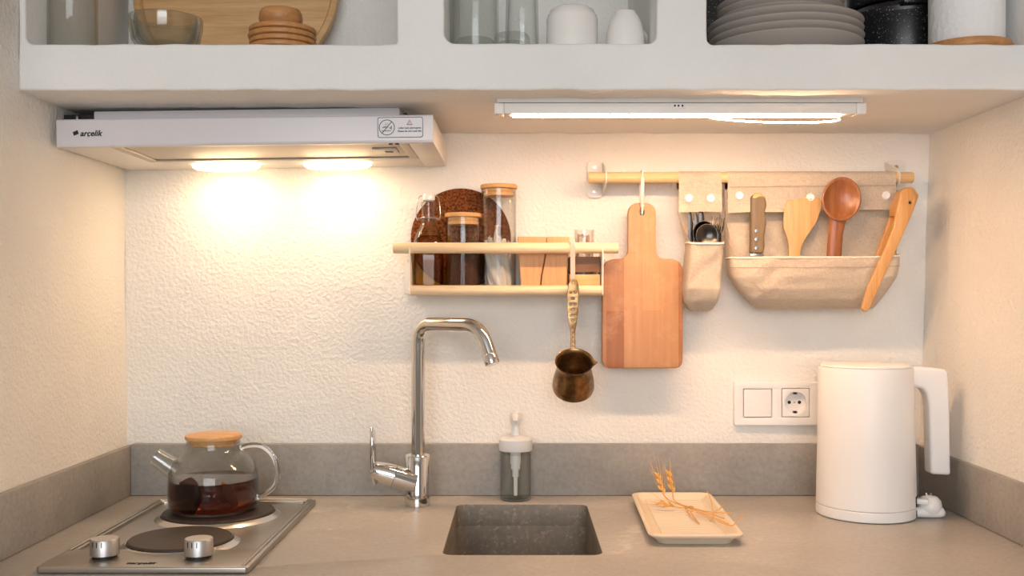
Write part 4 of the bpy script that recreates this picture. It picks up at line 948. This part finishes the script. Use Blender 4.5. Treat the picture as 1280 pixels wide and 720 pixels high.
def wheat(label, stem, ear_n, curv=0.0, seed=0, awn=0.045):
    rnd = random.Random(seed); st_ = [Vector(q) for q in stem]
    t_ = thing('wheat_stalk', label, 'wheat', st_[0])
    p_ = smooth_path(st_, 6); part('stem', tube(p_, 0.0009, 6), 'wheat_straw', t_)
    if ear_n:
        u_ = (p_[-1]-p_[-4]).normalized(); e_ = p_[-1]; ks, aw = [], []
        side = u_.cross(Vector((0, 0, 1))).normalized(); upv = side.cross(u_)
        for k in range(ear_n):
            ph = k*PI/2+rnd.uniform(-0.2, 0.2); d_ = side*math.cos(ph)+upv*math.sin(ph)
            c = e_+u_*(0.0032*k)+d_*0.0036*(1-0.4*k/ear_n)
            dr_ = (u_*0.9+d_*0.42).normalized(); q_ = dr_.to_track_quat('Z', 'Y').to_matrix().to_4x4()
            ks.append(ball(c, 0.0024, 1, 0.9, 2.3, 8, q_))
            a1 = c+dr_*0.005; a2 = a1+(u_+d_*0.2).normalized()*awn*rnd.uniform(0.7, 1.0)+Vector((rnd.uniform(-.004, .004), rnd.uniform(-.004, .004), rnd.uniform(-.002, .006)))
            aw.append(tube([a1, (a1+a2)/2+d_*0.001, a2], [0.0004, 0.0003, 0.00012], 4))
        er = part('ear', merge(*ks), 'wheat_ear', t_); part('awns', merge(*aw), 'wheat_straw', er)
    return t_
def g(px, py, h): # a point at height h over the worktop
    z = CT+h; d = F*(ZC-z)/(py-VY); return Vector(((px-VX)*d/F, d-DW, z))
wheat('thick wheat stalk with upright bristly ear propped on tray edge', [g(911, 655, 0.020), g(880, 642, 0.016), g(850, 631, 0.016), g(836, 625, 0.020), W(830, 619, -0.172), W(828, 614, -0.170)], 11, seed=1, awn=0.035)
wheat('wheat stalk with plump golden ear, standing beside the bristly ear', [g(905, 648, 0.0175), g(872, 637, 0.018), g(850, 630, 0.018), g(842, 624, 0.022), W(841, 618, -0.160), W(840, 613, -0.158)], 11, seed=2, awn=0.022)
wheat('wheat stalk with ear lying low across the tray floor', [g(874, 655, 0.012), g(860, 637, 0.015), g(848, 634, 0.016), g(840, 632, 0.018)], 8, seed=3, awn=0.02)
wheat('bare wheat stem bent up like a hook near the tray edge', [g(887, 651, 0.011), g(891, 648, 0.014), g(891.5, 640, 0.020), W(889, 626, -0.20), W(884, 614, -0.19)], 0, seed=4)
wheat('bare wheat stem jutting over the corner of the tray', [g(870, 640, 0.0185), g(890, 648, 0.0165), g(914, 657, 0.021), g(922, 649, 0.024), g(930, 641, 0.028)], 0, seed=5)
wheat('bare wheat stem lying straight across the others', [g(862, 634, 0.020), g(888, 640, 0.022), g(917, 641, 0.0215)], 0, seed=6)
wheat('short bare wheat stem tilted up across the tray edge', [g(890, 641, 0.026), g(898, 637, 0.026), g(906, 631, 0.0265)], 0, seed=7)
wheat('coiled thin wheat stem looped round the bundle', [g(856, 637, 0.017), g(862, 633, 0.024), g(867, 634, 0.026), g(866, 639, 0.021), g(859, 639, 0.0165), g(868, 648, 0.0125), g(874, 654, 0.012)], 0, seed=8)

# ================================================================== KETTLE
kx, ky2 = X(1082, -0.175), -0.175
ke = thing('electric_kettle', 'tall matt white electric kettle with open-ended side handle', 'kettle', (kx, ky2, CT))
H = Z(455, ky2)-CT
part('power_base', lathe([(0, 0.0008), (0.079, 0.0008), (0.0812, 0.002), (0.0818, 0.006), (0.0816, 0.0175), (0.0800, 0.0185), (0, 0.0185)], (kx, ky2, CT), 72), 'kettle_white', ke)
part('base_foot', lathe([(0, 0.0), (0.076, 0.0), (0.076, 0.001), (0, 0.001)], (kx, ky2, CT), 48), 'dark_gap', ke)
kb = lathe([(0, 0.0188), (0.0800, 0.0188), (0.0815, 0.0198), (0.0795, H*0.45), (0.0762, H-0.008), (0.0752, H-0.0045), (0, H-0.0045)], (kx, ky2, CT), 72)
for v in kb.vertices:   # pouring lip opposite the handle
    aa = math.atan2(v.co.y-ky2, -(v.co.x-kx)); zz = v.co.z-CT
    if zz > H-0.025 and abs(aa) < 0.35 and v.co.x < kx-0.05: v.co.x -= 0.006*(1-abs(aa)/0.35)*(zz-H+0.025)/0.02
part('body', kb, 'kettle_white', ke)
part('lid', lathe([(0, H-0.0042), (0.0735, H-0.0042), (0.0745, H-0.003), (0.0738, H-0.0008), (0.070, H+0.0004), (0, H+0.0015)], (kx, ky2, CT), 72), 'kettle_white', ke)
ho = round2(P2([(1128, 457), (1168, 459.5), (1180.5, 462), (1182.5, 500), (1184, 592.5), (1159.5, 591), (1157, 503), (1152, 484), (1128, 483)], ky2), [0.002, 0.01, 0.012, 0.02, 0.006, 0.006, 0.03, 0.02, 0.002], 7)
part('handle', plate_xz([ho], ky2, 0.032, 0.0055, 5), 'kettle_white', ke)
def onside(w_, d_, h_, ang, r_, z, bv=0.0):   # a block set on the kettle's side, facing outwards at the angle
    return xf(box(-d_/2, d_/2, -w_/2, w_/2, -h_/2, h_/2, bv), Matrix.Translation((kx+r_*math.cos(ang), ky2+r_*math.sin(ang), z)) @ Matrix.Rotation(ang, 4, 'Z'))
part('switch_slot', onside(0.026, 0.004, 0.017, -0.42, 0.0797, Z(621, ky2)), 'dark_gap', ke)
part('switch_lever', onside(0.017, 0.022, 0.009, -0.42, 0.0885, Z(621, ky2), 0.002), 'white_plastic', ke)
part('cord_slot', onside(0.016, 0.004, 0.010, -0.46, 0.0802, CT+0.009), 'dark_gap', ke)
# power plug of the kettle, resting on the worktop
py_ = -0.205
pg = thing('power_plug', 'white angled power plug lying on the worktop beside the kettle', 'plug', (X(1163, py_), py_, CT))
zc_ = CT+0.0095
part('plug_body', tube([(X(1144, py_), py_, zc_), (X(1146, py_), py_, zc_), (X(1168, py_), py_, zc_-0.0005), (X(1174, py_), py_, zc_), (X(1178, py_), py_, zc_+0.001), (X(1180, py_), py_, zc_+0.002)], [0.0078, 0.0085, 0.009, 0.0094, 0.0085, 0.005], 20), 'white_plastic', pg)
part('plug_head', lathe([(0, 0.006), (0.016, 0.008), (0.0192, 0.014), (0.0195, 0.020), (0.0178, 0.028), (0.012, 0.0345), (0, 0.0372)], (X(1164, py_), py_+0.006, CT), 32), 'white_plastic', pg)
for dx in (-0.003, 0.004): part('pin', rod((X(1163, py_)+dx, py_+0.006, CT+0.035), (X(1162, py_)+dx*1.1-0.001, py_+0.004, CT+0.0405), 0.0014, 10, 0.0004), 'screw_metal' if dx > 0 else 'white_plastic', pg)
part('cord', tube(smooth_path([(X(1137, py_)+0.001, py_, zc_+0.0005), (X(1141, py_), py_, zc_), (X(1145, py_), py_, zc_)], 4), 0.0042, 12), 'white_plastic', pg)

# ================================================================== SOCKET
so = thing('socket_plate', 'white double wall plate with light switch and power socket', 'socket', (X(970, 0), 0, Z(504, 0)))
P0 = lambda px: X(px, -0.01)
Q0 = lambda py: Z(py, -0.01)
x0, x1, z0, z1 = P0(917.5), P0(1023), Q0(532), Q0(477)
sq1, sq2 = rrect(P0(929), P0(965), Q0(522), Q0(486), 0.002), rrect(P0(977), P0(1012), Q0(521.5), Q0(485.5), 0.002)
part('frame', plate_xz([rrect(x0, x1, z0, z1, 0.004), sq1, sq2], -0.0062, 0.0095, 0.0015), 'white_plastic', so)
part('rocker', plate_xz([rrect(P0(929.7), P0(964.3), Q0(521.3), Q0(486.7), 0.0015)], -0.0072, 0.009, 0.001), 'white_plastic', so)
cx_, cz_ = P0(994.5), Q0(503.5); rr = X(1008, -0.01)-X(994.5, -0.01)
sk = part('socket_face', plate_xz([rrect(P0(977.7), P0(1011.3), Q0(520.8), Q0(486.2), 0.0015), circ(cx_, cz_, rr, 32)], -0.0066, 0.009, 0.0008), 'white_plastic', so)
part('socket_well', xf(lathe([(rr+0.0002, 0.0), (rr, -0.0095), (0, -0.0095)], seg=32, cap=False), Matrix.Translation((cx_, -0.0108, cz_)) @ Matrix.Rotation(PI/2, 4, 'X')), 'white_plastic', sk)
for dx in (-0.0095, 0.0095, 0.0): part('pin_hole', xf(lathe([(0, 0), (0.0032 if dx else 0.0016, 0), (0.0032 if dx else 0.0016, 0.0006), (0, 0.0006)], seg=14), Matrix.Translation((cx_+dx, -0.0012, cz_)) @ Matrix.Rotation(PI/2, 4, 'X')), 'dark_gap' if dx else 'screw_metal', sk)
for s in (-1, 1): part('earth_clip', box(cx_-0.003, cx_+0.003, -0.0088, -0.0015, cz_+s*rr*0.86-0.0016, cz_+s*rr*0.86+0.0016), 'dark_steel', sk)

# ================================================================== THINGS IN THE NICHES (shelf floor z = SZ1)
FL = SZ1+0.0018
# -- left niche
vy = -0.325; vx = X(90, vy)+0.001; r_ = 0.0365
single('glass_vase', lathe([(0, 0), (r_-0.002, 0), (r_, 0.003), (r_, 0.20), (r_-0.002, 0.20), (r_-0.0025, 0.008), (0, 0.008)], (vx, vy, FL), 48), 'glass_niche', 'tall clear straight glass vase in niche beside the wall', 'vase', (vx, vy, FL))
wt = lathe([(0, -0.004), (0.184, -0.004), (0.188, -0.001), (0.188, 0.012), (0.185, 0.014), (0.178, 0.014), (0.175, 0.011), (0.173, 0.0025), (0, 0.0025)], seg=96)
wt.transform(Matrix.Rotation(PI/2-math.radians(9), 4, 'X')); mn = min(v.co.z for v in wt.vertices); mxy = max(v.co.y for v in wt.vertices)
wx = X(292.5, -0.06); wt.transform(Matrix.Translation((wx, -0.0045-mxy, FL-mn)))
single('wooden_tray', wt, 'bamboo_x', 'large round bamboo tray leaning upright at the niche back', 'tray', (wx, -0.05, FL))
gy = -0.315; gx = X(207.5, gy)
def bowlp(s, dz=0): return [(0, dz), (0.026*s, dz), (0.040*s, 0.006*s+dz), (0.051*s, 0.022*s+dz), (0.0555*s, 0.044*s+dz), (0.0558*s, 0.058*s+dz), (0.0535*s, 0.058*s+dz), (0.049*s, 0.026*s+dz), (0.036*s, 0.010*s+dz), (0, 0.0055*s+dz)]
single('glass_bowl', lathe(bowlp(1.0), (gx, gy, FL), 48), 'glass_thick', 'outer thick glass bowl in front of the round bamboo tray', 'bowl', (gx, gy, FL), 'nested glass bowls')
single('glass_bowl', lathe(bowlp(0.86, 0.0095), (gx, gy, FL), 48), 'glass_thick', 'smaller glass bowl nested inside the thick glass bowl', 'bowl', (gx, gy, FL+0.0095), 'nested glass bowls')
cy3 = -0.33; cx3 = X(353.5, cy3); z_ = FL
names = ['bottom wooden coaster of the stack under the small wooden bowl', 'second wooden coaster up from the shelf in the stack', 'third wooden coaster up from the shelf in the stack', 'topmost wooden coaster carrying the small wooden bowl']
for k in range(4):
    rr = 0.0522-0.0006*(k % 2); hh = 0.0092
    single('wooden_coaster', lathe([(0, 0), (rr-0.006, 0), (rr-0.001, 0.003), (rr, 0.006), (rr-0.001, hh), (rr-0.004, hh), (rr-0.006, hh-0.0022), (0, hh-0.0022)], (cx3+0.0008*math.sin(k*2.1), cy3, z_), 48), 'acacia', names[k], 'coaster', (cx3, cy3, z_), 'stacked wooden coasters')
    z_ += hh+0.0001
z_ -= 0.0021
single('wooden_bowl', lathe([(0, 0), (0.020, 0), (0.029, 0.006), (0.0335, 0.016), (0.0325, 0.026), (0.030, 0.031), (0.027, 0.030), (0.029, 0.016), (0.022, 0.006), (0, 0.004)], (cx3-0.003, cy3, z_), 40), 'acacia', 'small round wooden bowl on top of the coaster stack', 'bowl', (cx3-0.003, cy3, z_))
# -- middle niche
def tumbler(px, y, r0, r1, h, label, mt='glass_niche', name='drinking_glass'):
    x = X(px, y); w_ = 0.0022
    pr = [(r0, 0), (r1, h-0.006), (r1-0.004, h), (0, h), (0, h-0.012), (r1-0.010, h-0.013), (r1-w_-0.001, h-0.022), (r0-w_, 0), (r0, 0)]
    return single(name, lathe(pr, (x, y, FL+0.0015), 48), mt, label, 'glass', (x, y, FL+0.0015))
tumbler(593.5, -0.27, 0.039, 0.0385, 0.135, 'wide upturned drinking glass beside the niche edge')
tumbler(594, -0.165, 0.036, 0.034, 0.062, 'short upturned drinking glass behind the wide one')
tumbler(652.5, -0.29, 0.0275, 0.025, 0.118, 'narrow upturned drinking glass beside the white cup')
tumbler(640, -0.15, 0.034, 0.031, 0.075, 'low upturned glass standing behind the narrow glass')
my = -0.315; mx_ = X(715, my)
cp = thing('ceramic_cup', 'glossy white straight-sided cup turned upside down in the niche', 'cup', (mx_, my, FL+0.0015))
part('cup_body', lathe([(0.0405, 0), (0.0402, 0.055), (0.0385, 0.0605), (0.0365, 0.063), (0.034, 0.0685), (0.029, 0.0715), (0.024, 0.0735), (0.0225, 0.0725), (0, 0.0725), (0, 0.066), (0.033, 0.060), (0.0375, 0.053), (0.0378, 0), (0.0405, 0)], (mx_, my, FL+0.0015), 56), 'white_ceramic', cp)
part('cup_handle', tube(smooth_path([(mx_+0.020, my+0.0335, FL+0.048), (mx_+0.030, my+0.048, FL+0.046), (mx_+0.034, my+0.054, FL+0.032), (mx_+0.029, my+0.047, FL+0.016), (mx_+0.020, my+0.0335, FL+0.013)], 5), 0.004, 12), 'white_ceramic', cp)
mx2 = X(781.5, my)
mg = thing('ceramic_mug', 'white egg-shaped mug turned upside down in the niche', 'mug', (mx2, my, FL+0.0015))
part('mug_body', lathe([(0.0305, 0), (0.0308, 0.012), (0.0298, 0.030), (0.0268, 0.046), (0.0225, 0.057), (0.018, 0.0635), (0.0165, 0.0668), (0.0145, 0.0668), (0.0135, 0.065), (0, 0.065), (0, 0.060), (0.017, 0.057), (0.024, 0.045), (0.0272, 0.029), (0.0282, 0.010), (0.0280, 0), (0.0305, 0)], (mx2, my, FL+0.0015), 48), 'white_ceramic', mg)
part('mug_handle', tube(smooth_path([(mx2+0.024, my+0.013, FL+0.044), (mx2+0.034, my+0.024, FL+0.040), (mx2+0.040, my+0.030, FL+0.026), (mx2+0.038, my+0.028, FL+0.012), (mx2+0.025, my+0.017, FL+0.009)], 5), 0.0032, 12), 'white_ceramic', mg)
# -- right niche
ply = -0.262; plx = X(981, ply)
pln = ['bottom', 'second', 'third', 'fourth']
def platep(r_, h): return [(0, 0), (r_*0.62, 0), (r_*0.64, 0.002), (r_*0.74, 0.006), (r_*0.985, h-0.0035), (r_, h-0.001), (r_-0.001, h), (r_-0.004, h-0.0004), (r_*0.72, 0.0105), (r_*0.60, 0.0062), (0, 0.0055)]
z_ = FL
for k in range(4):
    single('dinner_plate', lathe(platep(0.1225, 0.0265), (plx+0.0006*math.sin(k*1.9), ply, z_), 72), 'plate_grey', '%s grey dinner plate up from the shelf in the plate stack' % pln[k] if k else 'bottom grey dinner plate resting on the shelf under the plate stack', 'plate', (plx, ply, z_), 'stacked grey dinner plates')
    z_ += 0.0118
for k in range(3):
    single('side_plate', lathe(platep(0.1005, 0.0255), (plx-0.008+0.0006*math.cos(k*1.9), ply, z_), 64), 'plate_grey', ('lowest small grey side plate on top of the dinner plates', 'middle small grey side plate of the three', 'topmost small grey side plate of the stack')[k], 'plate', (plx-0.008, ply, z_), 'stacked grey side plates')
    z_ += 0.0105
bp_y = -0.135; bpx = X(1128, bp_y)
pt = thing('cooking_pot', 'black speckled lidded cooking pot behind the paper towel roll', 'pot', (bpx, bp_y, FL))
part('pot_body', lathe([(0, 0), (0.090, 0), (0.0955, 0.004), (0.097, 0.095), (0.0995, 0.098), (0.0995, 0.101), (0.095, 0.101), (0.0935, 0.006), (0, 0.004)], (bpx, bp_y, FL), 64), 'granite_black', pt)
part('pot_lid', lathe([(0, 0.1015), (0.098, 0.1015), (0.099, 0.107), (0.092, 0.116), (0.06, 0.122), (0, 0.122)], (bpx, bp_y, FL), 64), 'granite_black', pt)
part('pot_handle', box(bpx-0.04, bpx+0.0, bp_y-0.112, bp_y-0.085, FL+0.104, FL+0.113, 0.003), 'granite_black', pt)
single('cooking_pot', lathe([(0, 0), (0.088, 0), (0.092, 0.004), (0.094, 0.09), (0.097, 0.092), (0.097, 0.095), (0.091, 0.095), (0.0895, 0.006), (0, 0.004)], (bpx, bp_y, FL+0.1222), 64), 'granite_black', 'black speckled open pot stacked on the lidded cooking pot', 'pot', (bpx, bp_y, FL+0.1222))
pa = lathe([(0, -0.003), (0.118, -0.003), (0.128, 0.022), (0.131, 0.023), (0.131, 0.026), (0.126, 0.026), (0.116, 0.001), (0, 0.001)], seg=72)
pa.transform(Matrix.Rotation(PI/2-math.radians(7), 4, 'X')); mn = min(v.co.z for v in pa.vertices); mxy = max(v.co.y for v in pa.vertices)
pax = X(935, -0.05); pa.transform(Matrix.Translation((pax, -0.0045-mxy, FL-mn)))
single('baking_pan', pa, 'granite_black', 'round black speckled pan leaning upright behind the plate stack', 'pan', (pax, -0.03, FL))
ry_ = -0.318; rx_ = X(1208, ry_)
hd = thing('paper_towel_holder', 'round wooden paper towel stand with upright peg', 'holder', (rx_, ry_, FL))
part('base', lathe([(0, 0), (0.064, 0), (0.0665, 0.003), (0.0668, 0.010), (0.064, 0.0145), (0.058, 0.016), (0, 0.016)], (rx_, ry_, FL), 56), 'acacia', hd)
part('peg', rod((rx_, ry_, FL+0.016), (rx_, ry_, FL+0.30), 0.009, 20), 'acacia', hd)
single('paper_towel_roll', lathe([(0.020, 0), (0.0545, 0), (0.0555, 0.002), (0.0555, 0.228), (0.0545, 0.23), (0.020, 0.23), (0.020, 0)], (rx_, ry_, FL+0.0165), 64), 'paper_towel', 'white embossed paper towel roll standing on the wooden stand', 'paper towel', (rx_, ry_, FL+0.0165))
